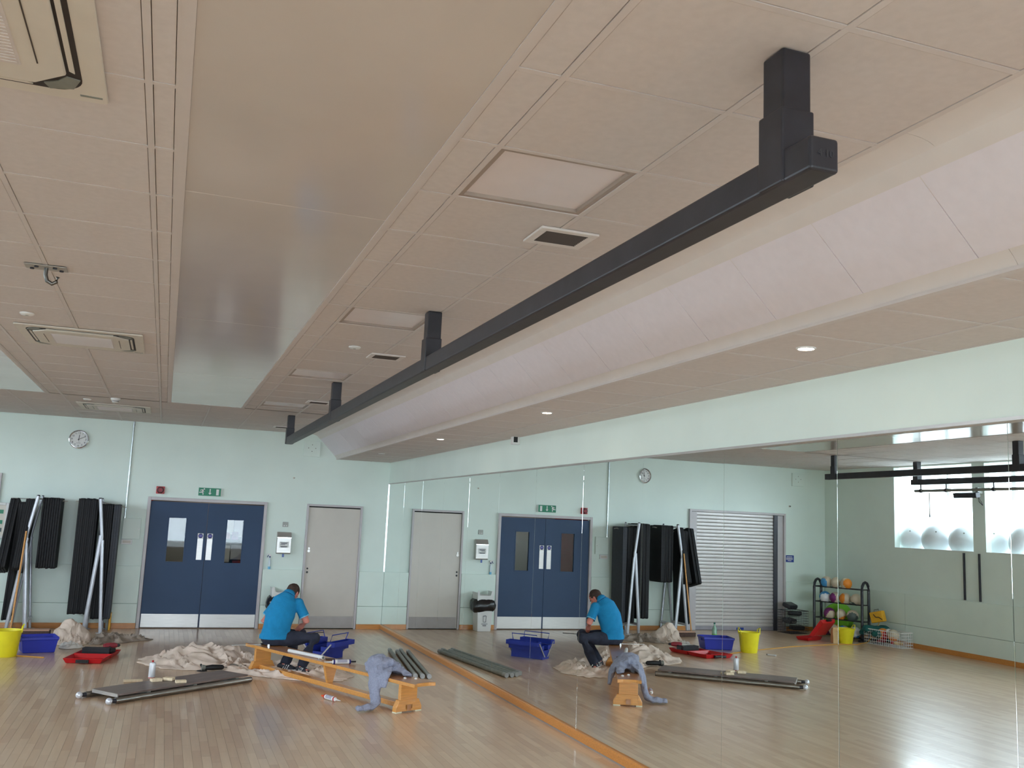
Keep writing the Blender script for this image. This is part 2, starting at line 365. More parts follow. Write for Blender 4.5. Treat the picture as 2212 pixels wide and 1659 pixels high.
wr = S(MB().box((0.012, YR-.3, -.1), (.2, 0, ZC+.2)).build('wall_right', wall_m, smooth=0))
wre = wall_with_holes('wall_rear', -W-.3, .3, -.1, ZC+.2, [(a, b, RS, RH) for a, b in FILL_WIN], YR-.2, YR, 'x')
wl = wall_with_holes('wall_left', YR, 0, -.1, ZC+.2, [(a, b, SILL, HEAD) for a, b in WIN], -W-.12, -W, 'y')
MB().box((0, YR, ZM+.004), (.012, 0, ZL+.02)).build('upper_band', wall_m, wr, smooth=0)
# dado boards on back and left wall
ZJ, ZD = .39, .985
for x0, x1 in ((-.446, -.0), (-2.091, -1.428), (-6.17, -4.014), (-W+.05, -8.345)):
    MB().box((x0+.002, -.045, .0), (x1-.002, 0, ZJ-.003)).build('dado_board', dado_m, wb, smooth=0, bevel=.002, seg=1)
    MB().box((x0+.002, -.045, ZJ+.003), (x1-.002, 0, ZD)).build('dado_board', dado_m, wb, smooth=0, bevel=.002, seg=1)
for y0, y1 in ((-2.4, -.046), (-4.8, -2.4), (-7.2, -4.8), (-9.6, -7.2), (-12, -9.6), (-14.4, -12), (-16.8, -14.4), (-19.2, -16.8), (YR, -19.2)):
    for z0, z1 in ((0, ZJ-.003), (ZJ+.003, .95)): MB().box((-W, y0+.002, z0), (-W+.04, y1-.002, z1)).build('dado_board', dado_m, wl, smooth=0, bevel=.002, seg=1)
# skirting boards
k = 0
for x0, x1 in ((-.446, -.0), (-2.09, -1.428), (-6.175, -4.014), (-W+.05, -8.35)):
    S(MB().box((x0, -.062, 0), (x1, -.046, .085)).build('baseboard_back', skirt_m, smooth=0, bevel=.003))
S(MB().box((-W+.041, YR, 0), (-W+.058, -.06, .085)).build('baseboard_left', skirt_m, smooth=0, bevel=.003))
br = S(MB().prism([(0.01, 0), (-.03, 0), (-.03, .066), (-.022, .085), (0.01, .088)], YR, -.064, 'xz').build('baseboard_right', skirt_m, smooth=0, bevel=.003))
S(MB().box((-.034, YR, .0), (-.030, -.064, .012)).build('trim_1', mat('scuffed grey edge', (150, 140, 136), .5), smooth=0))
S(MB().box((-.006, YR, ZM-.012), (.010, -.002, ZM+.006)).build('trim_2', alum_m, smooth=0))
S(MB().box((-.012, -.012, .09), (-.002, -.001, ZM)).build('trim_3', chrome_m, smooth=0))

# ---- mirror panels
my = [0, -1.21, -2.41, -3.61, -4.82, -6.02, -7.22, -8.45, -9.66, -10.885, -12.11, -13.335, -14.55, -15.77, -16.98, -18.2, -19.4, -20.6]
ordn = ['nearest the back corner', 'second from the back corner', 'third from the back corner', 'fourth from the back corner', 'fifth from the back corner', 'sixth from the back corner', 'seventh from the back corner', 'eighth from the back corner', 'ninth from the back corner', 'tenth from the back corner', 'eleventh from the back corner', 'twelfth from the back corner, at the right photo edge']
DEL = [0, 0, 0, 0, 0, 0, 0, 0, .0016, -.0022, -.0006, 0, 0, 0, 0, 0, 0]
for i, (a, b) in enumerate(zip(my[:-1], my[1:])):
    mb = MB().box((0, b+.0008-(a+b)/2, .089), (.010, a-.0008-(a+b)/2, ZM-.008))
    o = mb.build('wall_mirror', mir_m, smooth=0, bevel=.0007, seg=1); o.location = (0, (a+b)/2, 0); o.rotation_euler = (0, 0, DEL[i])
    lab = 'tall frameless wall mirror panel, '+ordn[i] if i < 12 else 'tall frameless wall mirror panel further along the row beyond the right edge'
    tag(o, lab, 'mirror', 'mirror panels along the right wall')

# ---- blue double doors
d1 = S(T('door_1', 'blue double fire doors with narrow glazed slots and steel kick plates', 'door')); del d1['category']
MB().frame(DB[0], DB[1], 0, 2.11, .052, -.05, .02, bottom=False).build('door_frame', frame_m, d1, smooth=0, bevel=.006)
for x0, x1, wx0, wx1, fx in ((-3.956, -3.052, -3.655, -3.377, -3.18), (-3.046, -2.145, -2.73, -2.455, -3.03)):
    mb = MB(); z0, z1 = 1.064, 1.787
    mb.box((x0, -.012, .012), (wx0, .032, 2.042)).box((wx1, -.012, .012), (x1, .032, 2.042)).box((wx0, -.012, .012), (wx1, .032, z0)).box((wx0, -.012, z1), (wx1, .032, 2.042))
    bmesh.ops.remove_doubles(mb.bm, verts=mb.bm.verts[:], dist=1e-5)
    leaf = mb.build('door_leaf', blue_m, d1, smooth=0)
    MB().frame(wx0-.008, wx1+.008, z0-.008, z1+.008, .014, -.016, .034).build('glazing_bead', blue_m, leaf, smooth=0, bevel=.002)
    MB().box((wx0, .006, z0), (wx1, .012, z1)).build('pane', dglass_m, leaf, smooth=0)
    MB().box((x0+.012, -.0145, .016), (x1-.008, -.012, .229)).build('kick_plate', alum_m, leaf, smooth=0, bevel=.001, seg=1)
    MB().box((fx, -.0155, 1.109), (fx+.088, -.012, 1.458)).build('push_plate', alum_m, leaf, smooth=0, bevel=.001, seg=1)
    MB().box((fx-.001, -.0165, 1.46), (fx+.089, -.012, 1.543)).build('fire_door_sign', white_m, leaf, smooth=0)
    MB().lathe([(.037, -.0175), (.037, -.016)], (fx+.044, 0, 1.502), 24, 'y').build('sign_disc', navyi_m, leaf)
    for k in (-.01, .008): MB().box((fx+.016, -.0182, 1.50+k), (fx+.072, -.0172, 1.508+k)).build('sign_text_line', mat('pale sign text', (150, 150, 220), .5) if 'pale sign text' not in MATS else MATS['pale sign text'], leaf, smooth=0)
# corridor behind the doors, seen through the slots
cor = S(MB().box((-6.0, 1.7, -.1), (-.5, 1.8, 2.6)).box((-6.0, .16, 2.5), (-.5, 1.7, 2.6)).box((-6.0, .16, -.1), (-.5, 1.7, -.02)).box((-6.1, .16, -.1), (-6, 1.8, 2.6)).box((-.5, .16, -.1), (-.4, 1.8, 2.6)).build('wall_corridor', corr_m, smooth=0))
MB().box((-5.2, 1.66, 0), (-3.95, 1.70, 2.3)).build('red_panel', brick_m, cor, smooth=0)
nb = T('notice_board', 'dim corridor notice board with papers seen through right blue door slot', 'notice board', (-2.5, 1.69, 1.4))
MB().box((-.45, -.02, -.55), (.4, 0, .6)).build('board', dark_m, nb, smooth=0)
for x, z, w, h, m_ in ((-.22, .22, .14, .3, frame_m), (-.07, .24, .13, .28, offw_m), (.08, .22, .14, .32, frame_m), (-.1, .08, .1, .12, redd_m), (.03, .08, .12, .14, purple_m), (-.14, -.25, .2, .3, offw_m), (.08, -.22, .2, .26, frame_m), (.1, -.42, .16, .1, redd_m)):
    MB().box((x-w/2, -.024, z-h/2), (x+w/2, -.02, z+h/2)).build('notice_sheet', m_, nb, smooth=0)
ll = bpy.data.lights.new('corridor_fill', 'AREA'); ll.energy = 5; ll.size = .5; lo = bpy.data.objects.new('corridor_fill', ll); COL.objects.link(lo); lo.location = (-3.0, .9, 2.45)  # unseen fill light added so the corridor does not go black

# ---- cream door
d2 = S(T('door_2', 'cream store door with steel kick plate and lock', 'door')); del d2['category']
MB().frame(DC[0], DC[1], 0, 2.113, .036, -.05, .02, bottom=False).build('door_frame', frame_m, d2, smooth=0, bevel=.005)
leaf = MB().box((-1.386, -.014, .014), (-.487, .03, 2.058)).build('door_leaf', cream_m, d2, smooth=0, bevel=.002)
MB().box((-1.388, .0, 0), (-.486, .02, .014)).box((-1.388, 0.0, 2.058), (-.486, .02, 2.078)).build('shadow_gap', dark_m, d2, smooth=0)
MB().box((-1.37, -.0165, .018), (-.50, -.014, .213)).build('kick_plate', mat('dull steel', (150, 142, 138), .45, .5), leaf, smooth=0)
MB().lathe([(.018, -.024), (.02, -.014)], (-1.34, 0, 1.355), 16, 'y').lathe([(.024, -.02), (.026, -.014)], (-1.34, 0, 1.312), 16, 'y').build('thumb_turn', alum_m, leaf)
MB().lathe([(.014, -.018), (.016, -.014)], (-1.342, 0, 1.011), 12, 'y').lathe([(.016, -.018), (.018, -.014)], (-1.342, 0, .949), 12, 'y').build('keyhole', blackp_m, leaf)
for z in (1.82, 1.04, .25): MB().lathe([(.008, z-.05), (.008, z+.05)], (-.484, -.02, 0), 8).build('hinge', alum_m, d2)

# ---- roller shutter
d3 = S(T('door_3', 'grey roller shutter door of narrow slats in a grey frame', 'door')); del d3['category']
MB().frame(DS[0], DS[1], 0, 2.37, .045, -.05, .04, bottom=False).build('door_frame', frame_m, d3, smooth=0, bevel=.004)
MB().box((-8.16, -.02, 0), (-8.07, .06, 2.32)).build('guide_rail', mat('dark grey rail', (70, 70, 80), .4), d3, smooth=0)
MB().box((-8.30, -.01, 0), (-8.16, .04, 2.32)).build('jamb', frame_m, d3, smooth=0)
MB().box((-6.36, -.02, 0), (-6.22, .06, 2.32)).build('jamb', frame_m, d3, smooth=0)
SH = .0705
prof = [(0, 0), (-.010, .008), (-.014, SH*.45), (-.010, SH-.012), (.002, SH-.004), (.006, SH-.004), (.006, 0)]
sm = MB().prism([(a, b) for a, b in prof], -8.07, -6.36, 'yz').mesh('slat', 30); sm.materials.append(slat_m)
for i in range(32): inst('slat', sm, slat_m, (0, .022, .075+i*SH), d3)
MB().box((-8.07, .0, .003), (-6.36, .03, .078)).build('bottom_rail', mat('grey shutter rail', (160, 156, 164), .4), d3, smooth=0, bevel=.003)
MB().box((-7.37, -.003, .012), (-7.2, 0, .055)).build('maker_plate', bluesign_m, d3, smooth=0)
MB().box((-8.4, .05, -.02), (-6.1, .09, 2.45)).build('backing', dark_m, d3, smooth=0)

# ---- windows
LEDGE = 1.655; BX = -W-.88        # shallow glazed bay behind the wall openings, with a ledge lower than the sills
for i, (a, b) in enumerate(WIN):
    w = S(T('window_%d' % (i+1), None, None)); del w['label']; del w['category']
    a2, b2 = a-.135 if i < len(WIN)-1 else a-.6, b+.135 if i else b+.75
    MB().frame(a2, b2, LEDGE, HEAD+.04, .045, -.05, 0).xf(Matrix.Rotation(rad(90), 4, 'Z')).xf(Matrix.Translation((BX, 0, 0))).build('window_frame', white_m, w, smooth=0)
    mid = a2+(b2-a2)*.55; MB().box((BX-.0, mid-.025, LEDGE+.045), (BX+.05, mid+.025, HEAD)).build('mullion', white_m, w, smooth=0)
    for p0, p1 in ((a2+.045, mid-.025), (mid+.025, b2-.045)): MB().box((BX+.02, p0, LEDGE+.045), (BX+.026, p1, HEAD)).build('pane', glass_m, w, smooth=0)
    MB().box((-W-.125, a+.001, SILL-.001), (-W+.012, b-.001, SILL+.008)).build('window_sill', white_m, w, smooth=0)
ya, yb = WIN[-1][0]-.62, WIN[0][1]+.77
S(MB().box((BX-.02, ya, LEDGE-.08), (-W-.122, yb, LEDGE)).box((BX-.02, ya, HEAD+.04), (-W-.122, yb, HEAD+.12)).box((BX-.02, ya-.06, LEDGE-.08), (-W-.122, ya, HEAD+.12)).box((BX-.02, yb, LEDGE-.08), (-W-.122, yb+.06, HEAD+.12)).build('wall_bay', white_m, smooth=0))
for i, (a, b) in enumerate(FILL_WIN):  # added rear windows, out of view, that let in extra fill light
    w = S(T('window_%d' % (i+1+len(WIN)), None, None)); del w['label']; del w['category']
    MB().frame(a, b, RS, RH, .05, YR-.15, YR-.10).build('window_frame', white_m, w, smooth=0); MB().box((a+.05, YR-.13, RS+.05), (b-.05, YR-.124, RH-.05)).build('pane', glass_m, w, smooth=0)
    MB().box((a+.001, YR-.10, RS), (b-.001, YR+.02, RS+.012)).build('window_sill', white_m, w, smooth=0)
S(MB().box((-30, -60, -.6), (30, YR-.3, -.5)).build('ground', ground_m, smooth=0))
S(MB().box((-60, -50, -.62), (-W-.75, 30, -.5)).build('ground', ground_m, smooth=0))

# ================================================================== CEILING FIXTURES
def steel_beam(x, ys, y0, y1, label):
    t = T('steel_beam', label, 'beam', (x, 0, 0), group='black steel frames hung from the ceiling')
    b = MB().box((-.05, y0, 2.915), (.045, y1, 3.013)).build('rail', black_m, t, smooth=0, bevel=.010, seg=3)
    for y in ys:
        MB().box((-.047, y-.05, 3.0), (.050, y+.05, ZC+.0)).build('post', black_m, t, smooth=0, bevel=.008, seg=3)
        MB().box((-.056, y-.058, 2.917), (.054, y+.058, 3.142)).build('sleeve', black_m, t, smooth=0, bevel=.006)
    return t
b1 = steel_beam(-2.15, [-14.563, -10.66, -6.80, -2.965], -14.737, -2.905, 'long black steel rail on four posts beside the sloping ceiling panels')
textmesh('4·10', .030, 'chalk_mark', mat('faint chalk', (62, 62, 66), .8), b1, (0, -14.7385, 2.965), BK)
steel_beam(-6.985, [-14.6, -10.9, -7.12, -3.31], -14.8, -3.09, 'black steel rail seen in the mirror, left end nearest the back corner')
b3 = steel_beam(-8.78, [-14.6, -10.9, -7.12, -3.34], -14.8, -3.22, 'black steel rail closest to the windows carrying a grey pipe')
pp = T('boxing_rail_pipe', 'grey pipe hung under the black rail closest to the windows', 'pipe', (-8.78, 0, 0))
MB().tube([(0, -3.28, 2.81), (0, -14.7, 2.81)], .024, 12).build('pipe', pole_m, pp)
for y in (-3.42, -4.0, -5.0, -7.0, -9, -11, -13): MB().tube([(0, y, 2.80), (0, y, 2.918)], .012, 8).tube([(0, y-.02, 2.81), (0, y+.02, 2.81)], .034, 10).build('hanger', black_m, pp)
# light panels
names_l = ['square flush light panel in the ceiling right of the glossy strip, above the camera', 'largest square light panel in view, nearest the front beam post', 'second square light panel back, beside the second beam post', 'third square light panel back, beside the third beam post', 'square light panel closest to the back wall']
for y, nm in zip(lightY, names_l):
    x0, x1, y0, y1 = -2.678, -2.107, y+.014, y+.59
    t = T('ceiling_light', nm, 'ceiling light', ((x0+x1)/2, (y0+y1)/2, ZC), group='square light panels in the ceiling'); hx, hy = (x1-x0)/2, (y1-y0)/2
    MB().box((-hx, -hy, .02), (hx, hy, .028)).build('diffuser', diff_m, t, smooth=0)
    mb = MB(); w_ = .022
    for a, b in (((-hx, -hy), (hx, -hy+w_)), ((-hx, hy-w_), (hx, hy)), ((-hx, -hy+w_), (-hx+w_, hy-w_)), ((hx-w_, -hy+w_), (hx, hy-w_))): mb.box((a[0], a[1], .004), (b[0], b[1], .022))
    mb.build('rim', mat('taupe light rim', (168, 154, 144), .5) if 'taupe light rim' not in MATS else MATS['taupe light rim'], t, smooth=0)
# supply vents
for y, nm in zip([-12.64, -8.74, -4.9, -1.03], ['white framed air vent beside the largest light panel', 'white framed air vent in front of the second beam post', 'white framed air vent in front of the third beam post', 'white framed air vent closest to the back wall']):
    t = T('ceiling_vent', nm, 'vent', (-2.053, y, ZC), group='air vents in the ceiling tiles'); hx, hy = .148, .128
    mb = MB()
    for a, b in (((-hx, -hy), (hx, -hy+.04)), ((-hx, hy-.04), (hx, hy)), ((-hx, -hy+.04), (-hx+.04, hy-.04)), ((hx-.04, -hy+.04), (hx, hy-.04))): mb.box((a[0], a[1], -.012), (b[0], b[1], .0))
    mb.build('vent_frame', cove_m, t, smooth=0, bevel=.003)
    MB().box((-hx+.04, -hy+.04, .0), (hx-.04, hy-.04, .004)).build('backing', dark_m, t, smooth=0)
    lm = MB().box((-hx+.04, -.0012, 0), (hx-.04, .0012, .011)).mesh('louvre', 0); lm.materials.append(MATS.get('dark louvre') or mat('dark louvre', (84, 74, 70), .5))
    for i in range(10): inst('louvre', lm, pole_m, (0, -hy+.05+i*.0178, -.011), t, rot=(rad(35), 0, 0))
    vm = MB().box((-.001, -hy+.04, 0), (.001, hy-.04, .004)).mesh('louvre', 0)
# air conditioning cassettes
for (x, y), nm in zip([(-4.527, -13.81), (-4.51, -8.125), (-4.53, -2.2)], ['square air conditioning cassette cut by the top left corner of the photo', 'square air conditioning cassette behind the hook plate, white with a curved black slot', 'square air conditioning cassette closest to the back wall, above the clock']):
    t = T('air_conditioner', nm, 'air conditioner', (x, y, ZC-.0015), group='ceiling air conditioning cassettes')
    def rr(h, r, n=8): 
        P = []
        for cx, cy, a0 in ((h-r, h-r, 0), (-h+r, h-r, 90), (-h+r, -h+r, 180), (h-r, -h+r, 270)):
            P += [(cx+r*math.cos(rad(a0+90*i/n)), cy+r*math.sin(rad(a0+90*i/n))) for i in range(n+1)]
        return P
    MB().prism(rr(.476, .02), -.012, .0, 'xy').build('bezel', offw_m, t, smooth=30, bevel=.003)
    MB().prism(rr(.405, .10), -.0135, -.0115, 'xy').build('air_slot', mat('dark slot', (44, 36, 34), .6) if 'dark slot' not in MATS else MATS['dark slot'], t, smooth=30)
    # flaps inside the slot, one per side
    for k in range(4):
        mb = MB(); 
        prf = [(-.25, .388), (.25, .388), (.235, .372), (-.235, .372)]
        mb.prism(prf, -.018, -.013, 'xy'); mb.xf(Matrix.Rotation(rad(90*k), 4, 'Z')).build('flap', offw_m, t, smooth=0)
        mb = MB().prism([(.285, .36), (.33, .33), (.36, .285), (.40, .30), (.375, .375), (.30, .40)], -.017, -.0125, 'xy'); mb.xf(Matrix.Rotation(rad(90*k), 4, 'Z')).build('corner_vane', pole_m, t, smooth=0)
    pts = []
    for k in range(4):
        for q in ((-.26, .362), (.26, .362)):
            c, s_ = math.cos(rad(-90*k)), math.sin(rad(-90*k)); pts.append((q[0]*c-q[1]*s_, q[0]*s_+q[1]*c))
    g = MB().prism(pts, -.024, -.012, 'xy').build('intake_panel', offw_m, t, smooth=0, bevel=.006)
    MB().box((-.235, -.235, -.0255), (.235, .235, -.0235)).build('grille', grid_m, g, smooth=0)
    gm = MB().box((-.225, -.003, -.0275), (.225, .003, -.0253)).mesh('grille_slat', 0); gm.materials.append(grid_m)
    for i in range(22): inst('grille_slat', gm, grid_m, (0, -.22+i*.0209, 0), g)
    for sx in (.285, -.285): MB().box((sx-.002, -.2, -.0262), (sx+.002, .2, -.0238)).build('seam', mat('slot line', (70, 58, 50), .6) if 'slot line' not in MATS else MATS['slot line'], g, smooth=0)
    MB().box((.39, .42, -.0135), (.46, .432, -.0115)).build('badge', pole_m, t, smooth=0)
# hook plate
t = T('ceiling_hook', 'steel plate with a curved hook screwed to the ceiling at left', 'hook', (-4.53, -10.66, ZC))
MB().box((-.115, -.06, -.008), (.115, .06, -.003)).build('plate', mat('dull plate', (176, 172, 166), .5, .2), t, smooth=0, bevel=.003)
MB().tube([(-.0, 0, -.005), (0, 0, -.05), (.012, 0, -.085), (.04, 0, -.10), (.062, 0, -.085), (.068, 0, -.055)], .012, 10).build('hook', metal_m('dull hook steel', (120, 118, 114), .4), t)
for x in (-.08, -.05, .05, .08): MB().lathe([(.012, -.016), (.012, -.008)], (x, (.03 if abs(x) > .06 else -.03), 0), 8).build('bolt', black_m, t)
# detectors
for x, y, nm in ((-4.83, -9.05, 'white round detector disc in the left ceiling before the second air conditioner'), (-4.835, -3.1, 'white round detector disc in the left ceiling near the back wall'), (-2.385, -9.06, 'white round detector disc between second light panel and air vent')):
    t = T('detector_disc', nm, 'detector', (x, y, ZC)); MB().lathe([(.05, 0), (.05, -.008), (.04, -.016), (.012, -.018)]).build('dome', white_m, t); MB().lathe([(.012, -.0185), (.012, -.0165)]).build('centre_cap', pole_m, t)
t = T('smoke_detector', 'white smoke detector hanging below the left ceiling near the back', 'detector', (-4.47, -3.46, ZC))
MB().lathe([(.06, 0), (.06, -.02), (.05, -.03), (.05, -.034)]).build('base', white_m, t); MB().lathe([(.038, -.03), (.04, -.05), (.03, -.06), (.01, -.062)]).build('chamber', white_m, t); MB().lathe([(.0415, -.036), (.0415, -.042)]).build('slot', black_m, t)
# recessed downlights in the lowered ceiling
for y, nm, on in ((-12.69, 'largest lit downlight in the lowered ceiling along the mirrors', 1), (-9.09, 'middle lit downlight in the lowered ceiling along the mirrors', 1), (-5.65, 'farthest lit downlight in the lowered ceiling along the mirrors', 1), (-2.3, 'unlit downlight in the lowered ceiling near the back wall', 0), (-16.2, 'lit downlight in the lowered ceiling right of the camera', 1)):
    t = T('downlight', nm, 'downlight', (-.662, y, ZL), group='round downlights along the mirrors')
    MB().lathe([(.052, .002), (.05, -.004), (.042, -.006), (.038, .002)], cap=False).build('trim_ring', white_m, t)
    MB().lathe([(.040, -.0005), (.040, -.003)]).build('lamp_lens', lens_m if on else lens0_m, t)
    if on:
        l = bpy.data.lights.new('downlight_lamp', 'SPOT'); l.energy = 14; l.color = (1, .86, .72); l.spot_size = rad(100); l.spot_blend = .6; l.shadow_soft_size = .03
        lo = bpy.data.objects.new('downlight_lamp', l); COL.objects.link(lo); lo.location = (-.662, y, ZL-.012)

# ================================================================== BACK WALL FITTINGS
# clock
t = T('wall_clock', 'round chrome-rimmed white wall clock at upper left of back wall', 'clock', (-5.14, -.03, 2.972))
MB().lathe([(.15, .03), (.152, -.005), (.148, -.018), (.138, -.022), (.130, -.014), (.130, .0)], (0, 0, 0), 48, 'y').build('rim', chrome_m, t)
MB().lathe([(.131, .0), (.131, -.003)], (0, 0, 0), 48, 'y').build('face', white_m, t)
for h in range(1, 13):
    a = rad(90-30*h); textmesh(str(h), .042, 'numeral', ink_m, t, (.103*math.cos(a), -.0045, .103*math.sin(a)), BK)
def hand(ang, ln, w_, nm, y):
    mb = MB().box((-w_, y-.001, -.02), (w_, y, ln)); mb.xf(Matrix.Rotation(rad(ang), 4, 'Y')).build(nm, blackp_m, t, smooth=0)
hand(5, .075, .004, 'hour_hand', -.007); hand(62, .112, .003, 'minute_hand', -.009); hand(172, .05, .0012, 'second_hand', -.011)
MB().lathe([(.008, -.013), (.008, -.005)], (0, 0, 0), 12, 'y').build('hub', blackp_m, t)
for i in range(4): MB().box((-.03+i*.016, -.0042, -.062), (-.018+i*.016, -.0034, -.057)).build('dial_print', ink_m, t, smooth=0)
# exit sign
t = T('exit_sign', 'green running-man exit sign above blue double doors', 'sign', (-3.05, -.0, 2.232))
MB().box((-.183, -.045, -.068), (.186, 0, .068)).build('housing', white_m, t, smooth=0, bevel=.004)
MB().box((-.183, -.0475, -.066), (.176, -.045, .066)).build('green_face', green_m, t, smooth=0)
yy_ = (-.0495, -.0473)
MB().prism([(.10, -.05), (.142, -.05), (.142, .048), (.10, .048)], *yy_).build('door_symbol', white_m, t, smooth=0)
MB().prism([(-.008, .052), (.008, .052), (.008, -.015), (.026, -.015), (0, -.048), (-.026, -.015), (-.008, -.015)], *yy_).build('arrow_symbol', white_m, t, smooth=0)
mb = MB(); mb.lathe([(.012, -.0495), (.012, -.0473)], (-.094, 0, .046), 14, 'y')
for a, b, w_ in (((-.112, .030), (-.126, -.004), .013), ((-.128, -.006), (-.172, -.014), .009), ((-.124, -.008), (-.108, -.026), .010), ((-.108, -.026), (-.110, -.052), .008), ((-.108, .034), (-.146, .030), .006), ((-.146, .030), (-.156, .014), .006), ((-.11, .02), (-.098, -.004), .006)):
    d = Vector((b[0]-a[0], b[1]-a[1])).normalized(); n = Vector((-d.y, d.x))*w_
    mb.prism([(a[0]+n.x, a[1]+n.y), (a[0]-n.x, a[1]-n.y), (b[0]-n.x*.8, b[1]-n.y*.8), (b[0]+n.x*.8, b[1]+n.y*.8)], *yy_)
mb.build('running_man_symbol', white_m, t, smooth=0)
# fire sounder
t = T('fire_alarm_sounder', 'small red square fire alarm sounder above blue doors, left of exit sign', 'alarm', (-3.832, 0, 2.225))
MB().box((-.065, -.04, -.06), (.065, 0, .06)).build('base', red_m, t, smooth=0, bevel=.006)
MB().lathe([(.056, -.04), (.054, -.07), (.042, -.085), (.015, -.088)], (0, 0, 0), 24, 'y').build('horn', mat('dark red horn', (96, 18, 26), .4), t); MB().lathe([(.03, -.0895), (.03, -.086)], (0, 0, 0), 16, 'y').build('grille', redd_m, t)
# switch
t = T('wall_switch', 'small grey switch plate above the steel towel dispenser', 'switch', (-1.767, 0, 1.745)); MB().box((-.047, -.012, -.042), (.047, 0, .042)).build('plate', mat('grey switch', (168, 170, 164), .4), t, smooth=0, bevel=.003)
for x in (-.018, .018): MB().box((x-.008, -.017, -.03), (x+.008, -.011, -.012)).build('rocker', white_m, t, smooth=0)
# towel dispenser
t = T('towel_dispenser', 'steel wall towel dispenser with slanted top between the two doors', 'dispenser', (-1.778, 0, 1.25))
mb = MB().prism([(0, 0), (-.10, 0), (-.115, .02), (-.115, .28), (-.06, .365), (0, .365)], -.118, .118, 'yz'); mb.build('case', alum_m, t, smooth=0, bevel=.004)
MB().box((-.118, -.119, .268), (.118, -.1155, .278)).build('lid_edge', chrome_m, t, smooth=0)
MB().box((-.075, -.1175, .105), (.08, -.115, .205)).build('paper_label', white_m, t, smooth=0)
for z, a, b in ((.187, -.06, .06), (.172, -.05, .05), (.155, -.06, .02), (.125, -.06, .06), (.115, -.05, .05)): MB().box((a, -.1185, z-.004), (b, -.1174, z+.004)).build('label_print', ink_m, t, smooth=0)
mb = MB().box((-.017, -.09, -.055), (.017, -.086, .02)); mb.build('towel_tail', mat('blue paper towel', (110, 130, 190), .9), t, smooth=0)
# spray bottle on the dado ledge
t = T('spray_bottle', 'clear spray bottle with blue trigger on the ledge beside blue doors', 'bottle', (-1.985, -.024, ZD))
MB().lathe([(.0, 0), (.02, 0), (.021, .005), (.021, .045)], n=20).build('blue_liquid', lightblue_m, t, label='pale blue liquid')
MB().lathe([(.021, .0455), (.0205, .12), (.015, .155), (.009, .18), (.009, .205)], n=20).build('bottle', mat('clear white bottle', (214, 226, 232), .2), t)
MB().lathe([(.012, .195), (.012, .218)], n=14).build('collar', navyi_m, t)
MB().prism([(.02, .215), (.022, .25), (-.03, .262), (-.055, .258), (-.055, .245), (-.012, .238), (-.008, .215)], -.012, .012, 'xz').build('spray_head', white_m, t, smooth=0, bevel=.003)
MB().prism([(-.014, .24), (-.026, .24), (-.05, .2), (-.042, .196)], -.006, .006, 'xz').build('trigger', navyi_m, t, smooth=0)
# waste bin with black liner
t = T('waste_bin', 'white waste bin with black liner standing between the two doors', 'bin', (-1.795, -.235, 0))
mb = MB(); n0 = [(-.125, -.13), (.125, -.13), (.125, .13), (-.125, .13)]; k1 = lambda s, z: [mb.bm.verts.new((a*s, b*s, z)) for a, b in n0]
mb.skin([k1(.98, 0), k1(1.0, .01), k1(1.2, .58)]); mb.build('body', white_m, t, smooth=0, bevel=.006)
mb = MB(); n0 = [(-.15, -.156), (.15, -.156), (.15, .156), (-.15, .156)]; mb.skin([k1(1.0, .56), k1(1.01, .63)], cap=False); mb.skin([k1(.94, .63), k1(.94, .57)], cap=False)
mb.box((-.152, -.158, .615), (.152, -.146, .632)).box((-.152, .146, .615), (.152, .158, .632)).prism([(-.152, .56), (-.152, .70), (-.13, .72), (-.115, .72), (-.10, .66), (-.08, .62), (-.08, .56)], -.157, -.148).prism([(.152, .56), (.152, .70), (.14, .72), (.125, .70), (.11, .64), (.10, .56)], -.157, -.148).box((-.152, -.156, .56), (-.142, .156, .70)).box((.142, -.156, .56), (.152, .156, .68))
mb.build('rim', white_m, t, smooth=0)
mb = MB(); rings = []
for z, s in ((.565, 1.0), (.53, 1.16), (.46, 1.28), (.40, 1.26), (.36, 1.14), (.345, 1.02)):
    ring = []
    for i in range(40):
        a = 2*math.pi*i/40; c_, s_ = math.cos(a), math.sin(a); q = (abs(c_)**4+abs(s_)**4)**-.25; r_ = .155*s*q*(1+.035*math.sin(7*a+z*30)+.02*math.sin(13*a)); ring.append(mb.bm.verts.new((r_*c_, r_*s_, z-.02*math.cos(2*a+.7)*(z < .5))))
    rings.append(ring)
mb.skin(rings, cap=False); bl = mb.build('bin_liner', bag_m, t); bl.scale = (1.08, 1.02, 1)
mb = MB()
for a, b in (((-.02, .30), (.03, .30)), ((-.035, .16), (.04, .17))): mb.box((a[0], -.1395, a[1]-.002), (b[0], -.1385, b[1]+.002))
ic = [(-.03, .25), (.03, .25), (.025, .13), (-.025, .13)]
mb = MB()
for (xa, za), (xb, zb) in (((-.03, .27), (-.022, .17)), ((.03, .27), (.022, .17)), ((-.022, .17), (.022, .17)), ((-.034, .272), (.036, .266)), ((-.02, .285), (.03, .275))): mb.tube([(xa, -.149, za), (xb, -.141, zb)], .0028, 6)
for (xa, xb, z) in ((-.06, .06, .135), (-.034, .034, .115), (-.032, .03, .098)): mb.box((xa, -.1420, z-.003), (xb, -.1345, z+.003))
mb.build('printed_icon', ink_m, t, smooth=0)
